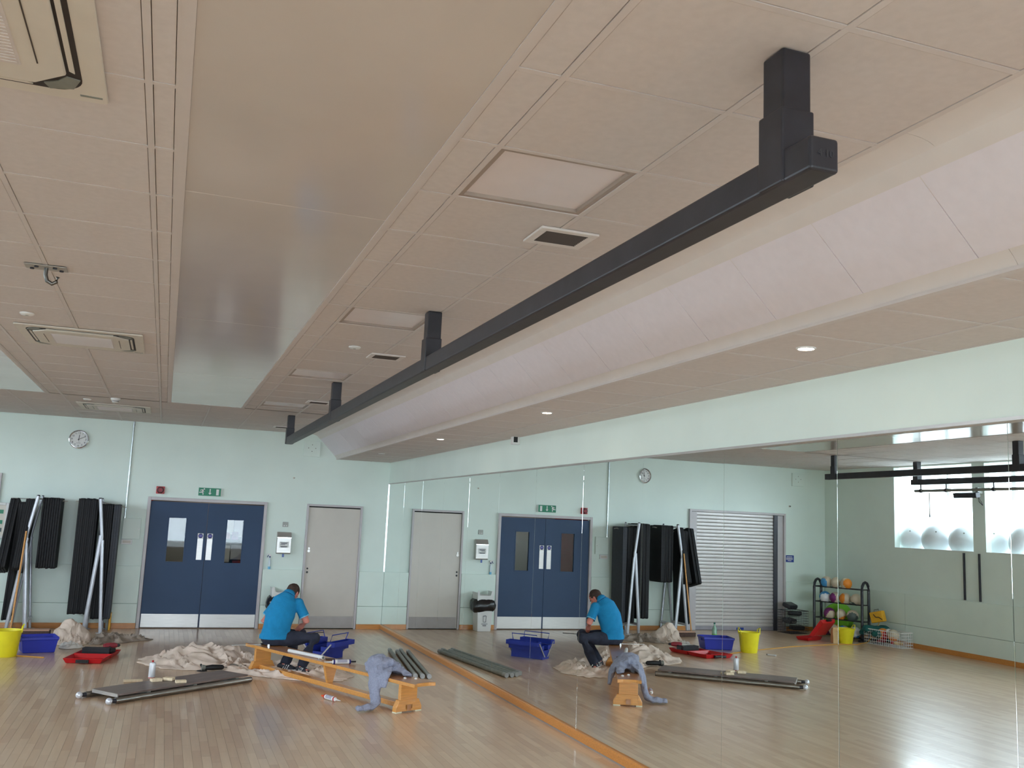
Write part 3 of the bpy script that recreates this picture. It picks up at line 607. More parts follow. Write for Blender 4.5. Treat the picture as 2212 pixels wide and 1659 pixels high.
# hook sensor, square panels, conduit and box
t = T('wall_hook', 'tiny brass hook on back wall above the switch plate', 'hook', (-1.683, 0, 2.546)); MB().lathe([(.016, 0), (.016, -.006)], (0, 0, 0), 12, 'y').build('rose', offw_m, t); MB().tube([(0, -.004, 0), (.004, -.03, -.004), (.016, -.036, .004)], .005, 8).build('hook', pole_m, t)
for x, z, nm in ((-1.413, 3.067, 'square wall panel with four small holes under the sloping ceiling'), (-8.65, 3.09, 'square wall panel with four small holes, upper right of roller shutter')):
    t = T('wall_box', nm, 'panel', (x, 0, z), group='square panels with four holes on the back wall'); MB().box((-.14, -.045, -.135), (.14, 0, .135)).build('cover', wall_m, t, smooth=0, bevel=.003)
    for a, b in ((0, .07), (-.062, .012), (.062, .012), (0, -.045)): MB().lathe([(.008, -.0465), (.008, -.044)], (a, 0, b), 10, 'y').build('hole_plug', pole_m, t)
t = T('conduit', 'thin galvanised conduit running from ceiling to electrical box', 'pipe', (-4.335, -.018, 1.745)); MB().tube([(0, 0, 0), (0, 0, ZC-1.745)], .0125, 12).build('tube', zinc_m, t)
for z in (.0, .73, 1.52): MB().lathe([(.018, z-.02 if z else 0), (.018, z+.02)], n=12).build('coupler', zinc_m, t)
t = T('electrical_box', 'pale green wall cabinet below the conduit beside blue doors', 'cabinet', (-4.215, 0, 1.58)); MB().box((-.135, -.06, -.165), (.135, 0, .165)).build('case', wall_m, t, smooth=0, bevel=.004); MB().lathe([(.008, -.066), (.008, -.06)], (.11, 0, 0), 8, 'y').build('lock', alum_m, t)
t = T('trunking_box', 'small white box below the pale green wall cabinet', 'socket', (-4.27, 0, 1.368)); MB().box((-.085, -.035, -.04), (.085, 0, .04)).build('box', white_m, t, smooth=0, bevel=.004); MB().box((-.06, -.037, -.02), (.06, -.035, .02)).build('face_plate', offw_m, t, smooth=0)
t = T('coat_peg', 'small brass peg above right corner of roller shutter', 'peg', (-8.46, 0, 2.53)); MB().lathe([(.02, 0), (.02, -.006), (.01, -.01), (.01, -.02)], (0, 0, 0), 12, 'y').build('rose', offw_m, t); MB().ball((0, -.03, 0), .016).build('peg_ball', pole_m, t)
t = T('blue_wall_sign', 'small blue wall sign with white lines right of roller shutter', 'sign', (-8.46, 0, 1.452)); MB().box((-.105, -.006, -.07), (.105, 0, .07)).build('plate', bluesign_m, t, smooth=0)
for z, a, b in ((.04, -.07, .07), (.012, -.08, .08), (-.012, -.08, .08), (-.04, -.045, .045)): MB().box((a, -.0072, z-.007), (b, -.0058, z+.005)).build('sign_text_line', white_m, t, smooth=0)
t = T('notice_case', 'white framed case with green and grey papers at left photo edge', 'notice case', (-6.15, -.06, 1.36))
MB().frame(-.13, .13, 0, .55, .04, -.05, .0).build('case_frame', white_m, t, smooth=0, bevel=.008); MB().box((-.09, -.02, .04), (.09, -.01, .51)).build('back_sheet', offw_m, t, smooth=0)
for z, m_ in ((.38, green_m), (.22, green_m), (.10, slate_m)): MB().box((-.03, -.024, z), (.06, -.02, z+.06)).build('paper', m_, t, smooth=0)
# motion sensor on the upper right wall
t = T('motion_sensor', 'small white sensor with black window on wall above mirrors', 'sensor', (0, -6.62, 2.885)); MB().box((-.09, -.035, -.06), (0, .035, .045)).build('case', white_m, t, smooth=0, bevel=.006); MB().box((-.078, -.037, -.036), (-.03, -.034, .026)).build('window', blackp_m, t, smooth=0)

# ================================================================== MATS AND RACKS AGAINST THE BACK WALL
def rounded(w, h, r, n=4):
    P = []
    for cx, cz, a0 in ((w/2-r, h-r, 0), (-w/2+r, h-r, 90), (-w/2+r, r, 180), (w/2-r, r, 270)):
        P += [(cx+r*math.cos(rad(a0+90*i/n)), cz+r*math.sin(rad(a0+90*i/n))) for i in range(n+1)]
    return P
def mat_mesh(w, h, th):
    out = [(a, b-h+.045) for a, b in rounded(w, h, .035)]          # origin at the hanging slot
    k = 4; hole = [(.055*math.cos(t)*-1, .013*math.sin(t)) for t in [2*math.pi*i/12+.35 for i in range(12)]]
    # keyhole outline around the slot: out from the top right corner
    st = min(range(len(hole)), key=lambda i: (hole[i][0]-.055)**2+hole[i][1]**2)
    hole = hole[st:]+hole[:st]
    poly = out[:1]+[(a, b) for a, b in hole]+[hole[0]]+out[:1]+out[1:] if False else out
    mb = MB(); mb.prism(poly, -th/2, th/2, 'yz'); return mb.mesh('exercise_mat', 30)
long_me, short_me = mat_mesh(.46, 1.76, .026), mat_mesh(.46, 1.07, .026); char_me = mat_mesh(.46, 1.76, .03)
for me in (long_me, short_me): me.materials.append(mat_m)
char_me.materials.append(mat2_m)
eye_me = MB().box((-.0150, -.045, -.006), (.0150, .045, .006)).mesh('hanging_slot', 0); eye_me.materials.append(offw_m)
def mats(xs, me, y, z, group, label, rx=0, ry=0):
    for x in xs:
        o = bpy.data.objects.new('exercise_mat', me); COL.objects.link(o); o.location = (x, y+R.uniform(-.012, .012), z+R.uniform(-.006, .006)); o.rotation_euler = (rad(rx+R.uniform(-.6, .6)), rad(ry), 0)
        tag(o, label, 'mat', group)
        s_ = bpy.data.objects.new('hanging_slot', eye_me); COL.objects.link(s_); s_.parent = o
MY = -.36
mats([-4.985+.0285*i for i in range(10)], long_me, MY, 1.985, 'black mats hung left of the right rack post', 'long black exercise mat hung left of the right rack post')
mats([-4.652+.0285*i for i in range(6)], long_me, MY, 1.915, 'black mats hung right of the right rack post', 'long black exercise mat hung right of the right rack post')
mats([-4.468+.033*i for i in range(3)], char_me, MY, 1.915, 'charcoal mats at the right end of the right rack', 'long charcoal exercise mat at the right end of the right rack')
mats([-5.49+.034*i for i in range(8)], short_me, MY, 1.97, 'short mats right of the left rack post', 'short black exercise mat hung right of the left rack post')
mats([-5.935+.03*i for i in range(4)]+[-5.725+.03*i for i in range(4)], short_me, MY, 1.90, 'short tilted mats on the left rack', 'short black exercise mat tilted forward on the left rack', rx=-13, ry=3.5)
mats([-5.812, -5.784, -5.756], long_me, MY, 1.89, 'long mats among the tilted mats', 'long black exercise mat among the short tilted mats', ry=2)
def rack(xc, elbow, f1, f2, xt, xl, xr, label):
    t = T('mat_rack', label, 'rack', (xc, -.36, 0)); L = lambda x, y, z: (x-xc, y+.36, z)
    for yf, r_ in ((-.655, .031), (-.098, .022)):
        MB().tube([L(f1, yf, 0), L(elbow-.012, yf, 1.475)], r_, 14).build('leg', tube_m, t)
        MB().tube([L(f2, yf-.004, 0), L(elbow+.012, yf-.004, 1.40)], r_*.85, 14).build('leg', tube_m, t)
        MB().tube([L(elbow, yf, 1.36), L(elbow, yf, 1.45), L(xt, yf, 2.035)], r_*.85, 14).build('upper_post', tube_m, t)
        MB().lathe([(r_*.9, 2.030), (r_*.6, 2.05)], L(xt, yf, 0), 12).build('end_cap', black_m, t)
        for fx in (f1, f2): MB().lathe([(.07, 0), (.07, .006), (.036, .010)], L(fx, yf, 0), 18).build('foot_plate', tube_m, t)
    for fx in (f1, f2): MB().tube([L(fx*.97+elbow*.03, -.655, .17), L(fx*.97+elbow*.03, -.098, .17)], .024, 10).build('cross_bar', tube_m, t)
    MB().tube([L(xt, -.655, 1.995), L(xt, -.098, 1.995)], .013, 10).build('top_bar', tube_m, t)
    MB().tube([L(xl, -.36, 1.985), L(xt-.02, -.36, 1.99), L(xr, -.36, 1.915 if xc > -5 else 1.975)], .006, 8).build('hanging_rod', alum_m, t)
    return t
rack(-4.62, -4.612, -4.735, -4.495, -4.688, -5.05, -4.31, 'grey tube mat rack nearer the blue doors, holding long mats')
rack(-5.62, -5.660, -5.535, -5.80, -5.560, -5.97, -5.17, 'grey tube mat rack at left edge, holding short and tilted mats')
t = T('floor_sweeper', 'wide floor sweeper with wooden handle leaning on the left mat rack', 'broom', (-5.45, -.98, 0))
MB().box((-.28, -.085, .075), (.28, .085, .095)).build('head_board', mat('pinkish timber', (206, 164, 140), .6), t, smooth=0, bevel=.004)
MB().box((-.29, -.095, .0), (.29, .095, .075)).build('mop_fringe', mat('brown grey fringe', (96, 76, 70), .95, var=.25, scale=40, bump=.8, bscale=60), t, smooth=0, bevel=.012)
MB().tube([(-.24, .0, .10), (-.215, .27, 1.50)], .0135, 10).build('handle', wood_m if False else benchw_m, t)
t = T('amber_board', 'narrow amber and grey board standing behind the right mat rack', 'board', (-4.40, -.20, 0))
MB().box((-.006, -.11, 0), (.022, .11, .26)).build('amber_panel', amber_m, t, smooth=0, bevel=.004); MB().box((-.05, -.10, 0), (-.01, .10, .28)).build('grey_panel', pole_m, t, smooth=0, bevel=.004)

# ================================================================== CLOTHS
def cloth(name, label, cat, outline, peaks, amp, fr, seed, m, rings=26, na=132, flat=(), th=.005):
    cx = sum(p[0] for p in outline)/len(outline); cy = sum(p[1] for p in outline)/len(outline); n = len(outline)
    def edge(u):
        f = u*n; i = int(f) % n; t = f-int(f); P = [Vector((*outline[(i+k) % n], 0)) for k in (-1, 0, 1, 2)]
        return .5*((2*P[1])+(-P[0]+P[2])*t+(2*P[0]-5*P[1]+4*P[2]-P[3])*t*t+(-P[0]+3*P[1]-3*P[2]+P[3])*t**3)
    bm = bmesh.new(); vs = []
    def h(x, y, t):
        q = Vector((x*fr+seed, y*fr, seed)); q += Vector((noise.noise(q*.7), noise.noise(q*.7+Vector((5, 1, 2))), 0))*1.1
        rd = 1-abs(noise.noise(q)*1.7); rd2 = 1-abs(noise.noise(q*2.3+Vector((9, 3, 1)))*1.7)
        z = amp*(max(0, rd)**3*.75+max(0, rd2)**3*.35)
        for px, py, ph, pr in peaks: z += ph*math.exp(-((x-px)**2+(y-py)**2)/pr**2)*(.75+.5*noise.noise(q*1.3))
        for px, py, pr in flat: z *= 1-math.exp(-((x-px)**2+(y-py)**2)/pr**2)
        return z*min(1, (1-t)*6)+.0015
    for i in range(1, rings+1):
        t = i/rings; ring = []
        for jn in range(na):
            e = edge(jn/na); wob = 1+.06*noise.noise(Vector((jn*.35, seed, i*.12)))*t
            x, y = cx+(e.x-cx)*t*wob, cy+(e.y-cy)*t*wob; ring.append(bm.verts.new((x-cx, y-cy, h(x, y, t))))
        vs.append(ring)
    c = bm.verts.new((0, 0, h(cx, cy, 0)))
    for jn in range(na): bm.faces.new((c, vs[0][jn], vs[0][(jn+1) % na]))
    for a, b in zip(vs[:-1], vs[1:]):
        for jn in range(na): bm.faces.new((a[jn], b[jn], b[(jn+1) % na], a[(jn+1) % na]))
    mb = MB(); mb.bm.free(); mb.bm = bm; o = mb.build(name, m, smooth=80); o.location = (cx, cy, .001)
    sd = o.modifiers.new('thickness', 'SOLIDIFY'); sd.thickness = th; sd.offset = 1
    return tag(o, label, cat)
cloth('dust_sheet', 'large crumpled cream dust sheet heaped behind plank and spread under bench', 'cloth',
      [(-3.86, -3.35), (-3.72, -4.0), (-3.35, -4.28), (-2.95, -4.42), (-2.62, -4.72), (-2.3, -5.0), (-1.9, -5.25), (-1.56, -5.2), (-1.42, -4.9), (-1.44, -4.45), (-1.75, -4.1), (-2.15, -3.85), (-2.4, -3.4), (-2.85, -2.95), (-3.5, -3.0)],
      [(-3.05, -3.45, .17, .34), (-3.4, -3.6, .09, .22), (-2.75, -3.6, .07, .25)], .085, 4.2, 3.1, canvas_m, rings=44, na=220, flat=[(-2.38, -4.43, .24), (-2.0, -4.62, .13), (-2.18, -4.40, .15), (-3.05, -4.3, .16), (-1.82, -5.1, .12)])
cloth('canvas_bag_heap', 'heaped cream canvas sheet behind blue crate under the mat racks', 'cloth',
      [(-5.12, -1.25), (-5.02, -1.75), (-4.92, -2.1), (-4.68, -2.12), (-4.57, -1.75), (-4.58, -1.3), (-4.75, -1.08)],
      [(-4.92, -1.6, .26, .2), (-4.70, -1.55, .17, .17)], .06, 6, 8.3, canvas_m)
cloth('grey_cloth', 'flat trailing grey-brown cloth on floor in front of right mat rack', 'cloth',
      [(-4.56, -1.98), (-4.42, -1.97), (-4.29, -1.78), (-4.165, -1.86), (-4.0, -1.68), (-3.73, -1.46), (-3.95, -1.27), (-4.3, -1.05), (-4.50, -1.0), (-4.545, -1.5)],
      [(-4.42, -1.6, .08, .16), (-4.15, -1.55, .05, .14)], .07, 6, 15.2, canvas2_m)
cloth('white_rag', 'small crumpled white rag beside the blue crate', 'cloth', [(-4.92, -2.30), (-4.82, -2.42), (-4.66, -2.35), (-4.62, -2.22), (-4.75, -2.15), (-4.88, -2.18)], [(-4.8, -2.28, .06, .1)], .05, 11, 22.4, white_c, rings=14, na=60)

# ================================================================== TUBS, CRATE, CASES
def tub(loc, r0_, r1_, h, label, rz=0):
    t = T('rubber_tub', label, 'tub', loc, rz)
    MB().lathe([(r0_*.96, 0), (r0_, .008), (r1_, h-.01), (r1_+.004, h), (r1_-.004, h+.001), (r1_-.008, h-.012), (r0_-.01, .012), (.01, .010)], n=40).build('body', yellow_m, t)
    for sx in (-1, 1):
        MB().tube([(sx*(r1_-.006), -.055, h-.03), (sx*(r1_-.002), -.05, h+.03), (sx*(r1_+.012), -.02, h+.065), (sx*(r1_+.012), .02, h+.065), (sx*(r1_-.002), .05, h+.03), (sx*(r1_-.006), .055, h-.03)], .008, 8).build('handle', yellow_m, t)
    return t
tub((-5.47, -3.03, 0), .135, .170, .325, 'yellow flexible rubber tub at left photo edge beside blue crate', rad(10))
tub((-8.33, -1.95, 0), .120, .165, .27, 'yellow rubber tub in front of ball rack, seen in the mirror', rad(10))
t = T('storage_crate', 'blue plastic open parts crate beside yellow tub', 'crate', (-5.15, -2.60, 0), rad(14))
mb = MB(); k2 = lambda w, d, z: [mb.bm.verts.new(q+(z,)) for q in ((-w, -d), (w, -d), (w, d), (-w, d))]
mb.skin([k2(.185, .16, .0), k2(.19, .165, .008), k2(.215, .185, .165), k2(.225, .195, .165), k2(.225, .195, .20), k2(.215, .185, .20), k2(.205, .175, .17), k2(.18, .155, .012)]); mb.build('body', bluep_m, t, smooth=0, bevel=.006)
for sx in (-1, 1): MB().box((sx*.228-.012, -.06, .135), (sx*.228+.012, .06, .175)).build('grip', bluep_m, t, smooth=0, bevel=.005)
t = T('drink_bottle', 'clear green drink bottle standing behind blue crate', 'bottle', (-5.83, -1.55, 0)); MB().lathe([(.04, 0), (.045, .01), (.045, .17), (.03, .23), (.014, .26), (.014, .29)]).build('bottle', clear_m, t); MB().lathe([(.0465, .05), (.0465, .11)], cap=False).build('paper_band', lime_m, t); MB().lathe([(.017, .285), (.017, .31)], n=14).build('cap', teal_m, t)
def case(name, label, loc, rz, tilt=0, two=True):
    t = T(name, label, 'tool case', loc, rz)
    def tray(y0, y1, nm, par):
        mb = MB(); c = (y0+y1)/2; hy = (y1-y0)/2; k = lambda w, d, z: [mb.bm.verts.new(q+(z,)) for q in ((-w, c-d), (w, c-d), (w, c+d), (-w, c+d))]
        mb.skin([k(.19, hy-.045, 0), k(.205, hy-.03, .006), k(.235, hy-.004, .062), k(.228, hy-.010, .064), k(.198, hy-.036, .012)]); return mb.build(nm, red_m, par, smooth=0, bevel=.005)
    a = tray(-.435, -.006, 'lid', t); b = tray(.006, .435, 'case_base', t)
    MB().tube([(-.06, -.425, .035), (-.055, -.452, .035), (.055, -.452, .035), (.06, -.425, .035)], .011, 8).box((-.075, -.452, .012), (.075, -.428, .05)).build('carry_handle', blackp_m, a)
    for x in (-.13, .13): MB().box((x-.025, .425, .02), (x+.025, .445, .06)).build('catch', blackp_m, b, smooth=0, bevel=.003)
    MB().box((-.18, .05, .012), (.18, .395, .03)).build('moulded_insert', mat('dull dark red insert', (96, 50, 54), .7), b, smooth=0, bevel=.01)
    return t
case('tool_case', 'open flat red plastic tool case in front of blue crate', (-4.43, -3.30, 0), rad(-12))
t = T('foam_block', 'long black foam block lying in the open red tool case', 'block', (-4.40, -3.06, .033), rad(-12)); MB().box((-.17, -.06, 0), (.17, .06, .075)).build('block', mat('charcoal foam', (44, 42, 46), .9, bump=.3), t, smooth=0, bevel=.008); MB().box((-.165, -.062, .02), (.165, -.0595, .026)).build('groove', dark_m, t, smooth=0)
t = T('cordless_drill', 'red cordless drill lying at back of open red tool case', 'drill', (-4.235, -2.93, .052), rad(28))
MB().tube([(-.10, 0, .06), (-.07, 0, .062), (.03, 0, .062), (.07, 0, .06)], [.03, .038, .038, .026], 16).build('motor_body', redd_m, t); MB().tube([(.07, 0, .06), (.10, 0, .06), (.115, 0, .06)], [.02, .02, .012], 12).build('chuck', black_m, t)
MB().tube([(-.03, 0, .05), (-.045, -.07, .03), (-.05, -.11, .028)], [.02, .018, .022], 12).build('grip', blackp_m, t); MB().box((-.085, -.165, -.002), (-.015, -.11, .05)).build('battery', blackp_m, t, smooth=0, bevel=.006)
t = case('tool_case', 'red plastic tool case propped half shut against ball rack', (-7.93, -1.62, .0), rad(-22))
for c in list(t.children):
    if c.name.startswith('lid'): c.rotation_euler = (rad(-52), 0, 0); c.location = (0, .0, .07); c.scale = (1, .9, 1)
    else: c.scale = (1, .6, 1); c.location = (0, .06, .0)
t.scale = (1.08, 1, 1)
# blue cantilever tool box
t = T('tool_box', 'open blue metal cantilever tool box on the floor by the mirrors', 'tool box', (-1.49, -3.43, 0), rad(49))
def open_tray(nm, x0, x1, y0, y1, z0, z1, m, par, th=.006):
    return MB().box((x0, y0, z0), (x1, y1, z0+th)).box((x0, y0, z0+th), (x1, y0+th, z1)).box((x0, y1-th, z0+th), (x1, y1, z1)).box((x0, y0+th, z0+th), (x0+th, y1-th, z1)).box((x1-th, y0+th, z0+th), (x1, y1-th, z1)).build(nm, m, par, smooth=0)
open_tray('base_box', -.26, .26, -.10, .10, 0, .125, navy_m, t)
for sy in (-1, 1):
    lo_, hi_ = sorted((sy*.065, sy*.185)); open_tray('middle_tray', -.26, .26, lo_, hi_, .13, .19, navy_m, t)
    lo_, hi_ = sorted((sy*.155, sy*.275)); tr = open_tray('top_tray', -.26, .26, lo_, hi_, .195, .255, navy_m, t)
    MB().tube([(-.2, sy*.165, .25), (-.205, sy*.20, .345), (.205, sy*.20, .345), (.2, sy*.165, .25)], .0065, 8).build('handle', navy_m, tr)
    for x in (-.266, .266):
        MB().prism([(sy*.03, .03), (sy*.055, .03), (sy*.235, .23), (sy*.215, .235)], x-.003, x+.003, 'yz').build('lever_arm', alum_m, t, smooth=0)
for (x, y, z, l_, m_, nm, lab) in ((-.06, .225, .225, .2, amber_m, 'screwdriver', 'yellow handled screwdriver in the upper tray of blue tool box'), (.1, .215, .222, .18, pole_m, 'file', 'grey steel file in the upper tray of blue tool box'), (-.04, -.21, .222, .22, offw_m, 'ruler', 'pale folding rule in the tray of blue tool box nearest the mirrors')):
    c_, s_ = math.cos(rad(49)), math.sin(rad(49)); tt = T(nm, lab, 'tool', (-1.49+x*c_-y*s_, -3.43+x*s_+y*c_, z-.012), rad(49+R.uniform(-12, 12)))
    MB().tube([(-l_/2, 0, 0), (0, 0, 0)], .010, 8).build('handle', m_, tt); MB().tube([(0, 0, 0), (l_/2, 0, 0)], .005, 8).build('blade', chrome_m, tt)
# stage plank with tube edges
A, B = Vector((-4.14, -6.10, 0)), Vector((-2.805, -5.01, 0)); D = B-A; L = D.length; ang = math.atan2(D.y, D.x); C = (A+B)/2
t = T('staging_board', 'worn grey-brown plywood staging board with steel tube edges on the floor', 'board', (C.x, C.y, 0), ang)
MB().prism([(-L/2, -.2), (-L/2+.03, -.215), (L/2, -.215), (L/2, .215), (-L/2+.03, .215), (-L/2, .2)], .066, .084, 'xy').build('deck', board_m, t, smooth=0, bevel=.002)
MB().box((-L/2-.001, -.2, .05), (-L/2+.012, .2, .0835)).build('end_lip', alum_m, t, smooth=0)
for sy in (-1, 1):
    MB().tube([(-L/2-.05, sy*.235, .03), (L/2+.02, sy*.235, .03)], .029, 16).build('edge_tube', metal_m('scuffed steel tube', (150, 146, 140), .42) if 'scuffed steel tube' not in MATS else MATS['scuffed steel tube'], t)
    MB().ball((-L/2-.12, sy*.235, .034), .033).build('ball_end', mat('silver ball', (214, 216, 224), .3, .3) if 'silver ball' not in MATS else MATS['silver ball'], t)
    MB().tube([(-L/2-.10, sy*.235, .032), (-L/2-.045, sy*.235, .03)], [.02, .024], 12).build('end_collar', black_m, t)
    MB().lathe([(.03, 0), (.03, .006)], (L/2+.02, sy*.235, .03), 16, 'x').build('tube_plug', black_m, t)
for x in (-.5, .1, .7): MB().box((x-.02, -.22, .03), (x+.02, .22, .066)).build('cross_rail', pole_m, t, smooth=0)
for i, (x, y, rz, w_, d_, h_, z, lab) in enumerate(((-3.66, -5.56, 20, .11, .075, .03, .086, 'pale timber offcut on staging board, left of three'), (-3.53, -5.50, -25, .11, .075, .03, .086, 'tilted pale timber offcut on staging board, middle of three'), (-3.41, -5.66, 8, .11, .07, .026, .086, 'pale timber offcut on staging board, right of three and nearest bench'), (-3.90, -5.05, 5, .2, .08, .02, .002, 'flat pale timber offcut on floor behind staging board'))):
    o = MB().box((-w_/2, -d_/2, 0), (w_/2, d_/2, h_)).build('timber_offcut', wood_m, smooth=0, bevel=.002); o.rotation_euler = (0, 0, rad(rz)); tag(o, lab, 'offcut', 'timber offcuts by the staging board', (x, y, z))
t = T('spray_can', 'white aerosol spray can standing on staging board behind timber offcuts', 'can', (-3.71, -5.36, .086))
MB().lathe([(.033, 0), (.035, .004), (.035, .15), (.03, .165), (.018, .172)]).build('can_body', mat('white can print', (214, 214, 218), .35, .2), t); MB().lathe([(.0355, .004), (.0355, .012)], cap=False).build('red_base_band', red_m, t); MB().lathe([(.010, .17), (.012, .19)], n=10).build('nozzle', red_m, t)
# angle grinder on the sheet with flex
t = T('angle_grinder', 'black angle grinder lying on the dust sheet edge behind staging board', 'grinder', (-3.09, -4.46, .018), rad(8))
MB().tube([(-.02, 0, .035), (.06, 0, .038), (.18, 0, .036), (.20, 0, .036)], [.026, .034, .03, .016], 16).build('motor_body', blackp_m, t); MB().tube([(-.06, 0, .04), (-.02, 0, .037)], [.035, .03], 14).build('gear_head', pole_m, t)
MB().lathe([(.0, .012), (.062, .012), (.062, .016), (0, .016)], (-.055, 0, -.012), 24).build('disc', mat('dark abrasive', (50, 46, 48), .9), t); MB().tube([(-.05, .03, .045), (-.05, .11, .055)], .014, 10).build('side_handle', blackp_m, t)
MB().tube([(.20, 0, .036), (.26, .03, .03), (.34, .1, .02), (.42, .08, .03), (.5, .14, .03)], .004, 6).build('flex', blackp_m, t)
o = MB().lathe([(.012, 0), (.06, 0), (.06, .0015), (.012, .0015)]).build('cutting_disc', chrome_m); tag(o, 'shiny metal disc lying beside the black angle grinder', 'disc', None, (-2.76, -4.33, .05)); o.rotation_euler = (rad(20), rad(10), 0)

# ================================================================== BENCH AND THINGS ON IT
P0, P1 = Vector((-1.14, -7.30, 0)), Vector((-2.52, -4.21, 0)); D = P1-P0; BL = D.length; ba = math.atan2(D.y, D.x); C = (P0+P1)/2
bx, by = D.normalized(), Vector((-D.normalized().y, D.normalized().x, 0))
BH = .318
def onb(s, v, z=BH): q = P0+bx*s+by*v; return (q.x, q.y, z)
t = T('gym_bench', 'long honey-wood gymnasium bench with lower balance beam, man sitting on it', 'bench', (C.x, C.y, 0), ba)
h2 = BL/2
top = [(-h2+.035, 0), (-h2+.03, -.07), (-h2, -.135), (h2, -.135), (h2-.03, -.07), (h2-.035, 0), (h2-.03, .07), (h2, .135), (-h2, .135), (-h2+.03, .07)]
MB().prism(top, BH-.002, BH, 'xy').build('seat_top', benchd_m, t, smooth=0, bevel=.0005, seg=1)
MB().prism(top, BH-.036, BH-.002, 'xy').build('seat_plank', benchw_m, t, smooth=0, bevel=.003)
for sx, nm in ((-h2+.27, 0), (h2-.2, 1)):
    MB().box((sx-.022, -.105, .12), (sx+.022, .105, BH-.036)).build('end_panel', benchw_m, t, smooth=0, bevel=.003)
    MB().prism([(-.165, .012), (-.165, .05), (-.125, .125), (.125, .125), (.165, .05), (.165, .012)], sx-.03, sx+.03, 'yz').build('foot_block', benchw_m, t, smooth=0, bevel=.005)
    for sy in (-.125, .125): MB().box((sx-.032, sy-.04, 0), (sx+.032, sy+.04, .014)).build('rubber_foot', mat('pale rubber pad', (226, 222, 196), .7) if 'pale rubber pad' not in MATS else MATS['pale rubber pad'], t, smooth=0, bevel=.003)
    MB().box((sx-.034, -.026, .02), (sx+.034, .026, .075)).build('tenon', benchd_m, t, smooth=0)
MB().box((-h2+.24, -.05, .03), (h2-.17, .05, .082)).build('balance_beam', benchw_m, t, smooth=0, bevel=.006)
MB().prism([(-.09, BH-.036), (-.035, .08), (.035, .08), (.09, BH-.036)], -.02, .02, 'yz').build('middle_leg', benchw_m, t, smooth=0, bevel=.004)
MB().prism([(-.10, BH-.036), (-.04, .12), (.04, .12), (.10, BH-.036)], -.012, .012, 'yz').build('brace', benchw_m, t, smooth=0) if False else None
def on_bench(name, label, cat, s, v, rz=0, z=BH): q = onb(s, v, z); return T(name, label, cat, q, ba+rad(rz))
t = on_bench('paper_roll', 'white paper roll lying along the bench top beside the man', 'roll', 2.12, .06, 4, BH+.021); MB().tube([(-.33, 0, 0), (.33, 0, 0)], .021, 16).build('tube', white_m, t); MB().tube([(-.331, 0, 0), (-.329, 0, 0)], .016, 12).build('hollow_end', pole_m, t)
t = on_bench('pliers', 'metal pliers with brown grips lying on bench near white roll', 'pliers', 1.80, .02, 40, BH); MB().box((-.02, -.012, 0), (.06, .012, .012)).build('jaws', chrome_m, t, smooth=0, bevel=.003)
for sy in (-1, 1): MB().tube([(-.01, 0, .007), (-.06, sy*.016, .008), (-.12, sy*.022, .008)], [.006, .008, .007], 8).build('grip', mat('brown grip', (80, 58, 44), .5) if 'brown grip' not in MATS else MATS['brown grip'], t)
def cart(name, label, loc, rz, body, band, tail, z):
    t = T(name, label, 'tube', loc, rz)
    MB().tube([(-.10, 0, 0), (.09, 0, 0)], .024, 18).build('tube', body, t); MB().tube([(.09, 0, 0), (.10, 0, 0), (.105, 0, 0)], [.024, .02, .010], 16).build('shoulder', body, t); MB().tube([(.10, 0, 0), (.19, 0, 0)], [.010, .003], 10).build('nozzle', white_m, t)
    for x in (-.10, -.09+.165): MB().tube([(x, 0, 0), (x+.018, 0, 0)], .0245, 18).build('colour_band', band, t)
    MB().tube([(-.06, 0, .002), (.05, 0, .002)], .0244, 18, ref=(0, 0, 1)).build('print_panel', mat('grey print', (170, 168, 184), .5) if 'grey print' not in MATS else MATS['grey print'], t)
    if tail: MB().prism([(-.10, -.012), (-.16, -.006), (-.16, .006), (-.10, .012)], -.008, .008, 'xy').build('tail', tail, t, smooth=0)
    return t
q = onb(1.42, .04, BH+.0245); cart('sealant_tube', 'white sealant tube with navy bands lying across the bench', q, rad(182), white_m, navyi_m, blackp_m, 0)
cart('sealant_tube', 'white and red sealant tube with orange tail on floor beside bench', (-1.915, -6.37, .0245), math.atan2(-.31, .14), white_m, red_m, mat('orange tail', (240, 90, 40), .5), 0)
t = on_bench('steel_square', 'thin steel tool lying across far left end of bench', 'tool', 3.18, .04, 78, BH+.004); MB().box((-.02, -.012, -.003), (.36, .012, .0)).build('blade', alum_m, t, smooth=0); MB().box((-.06, -.016, -.003), (.0, .016, .014)).build('stock', blackp_m, t, smooth=0, bevel=.003)
t = on_bench('socket_wrench', 'dark ratchet wrench lying on bench just behind the man', 'tool', 3.05, -.03, 120, BH); MB().tube([(-.08, 0, .009), (.05, 0, .009)], [.007, .009], 8).build('handle', black_m, t); MB().lathe([(.018, 0), (.018, .024)], (.065, 0, 0), 12).build('head', chrome_m, t)
for s, v, nm in ((.33, .0, 'small white plastic cap on bench near its right end, left of two'), (.24, -.07, 'small white plastic cap on bench near its right end, right of two')):
    o = MB().lathe([(.016, 0), (.016, .008), (.006, .014)], n=14).build('plastic_cap', white_m); tag(o, nm, 'cap', 'white caps on the bench end', onb(s, v))
# sweatshirt draped over the bench
mb = MB(); pt = lambda s, v, z: Vector(onb(s, v, z))
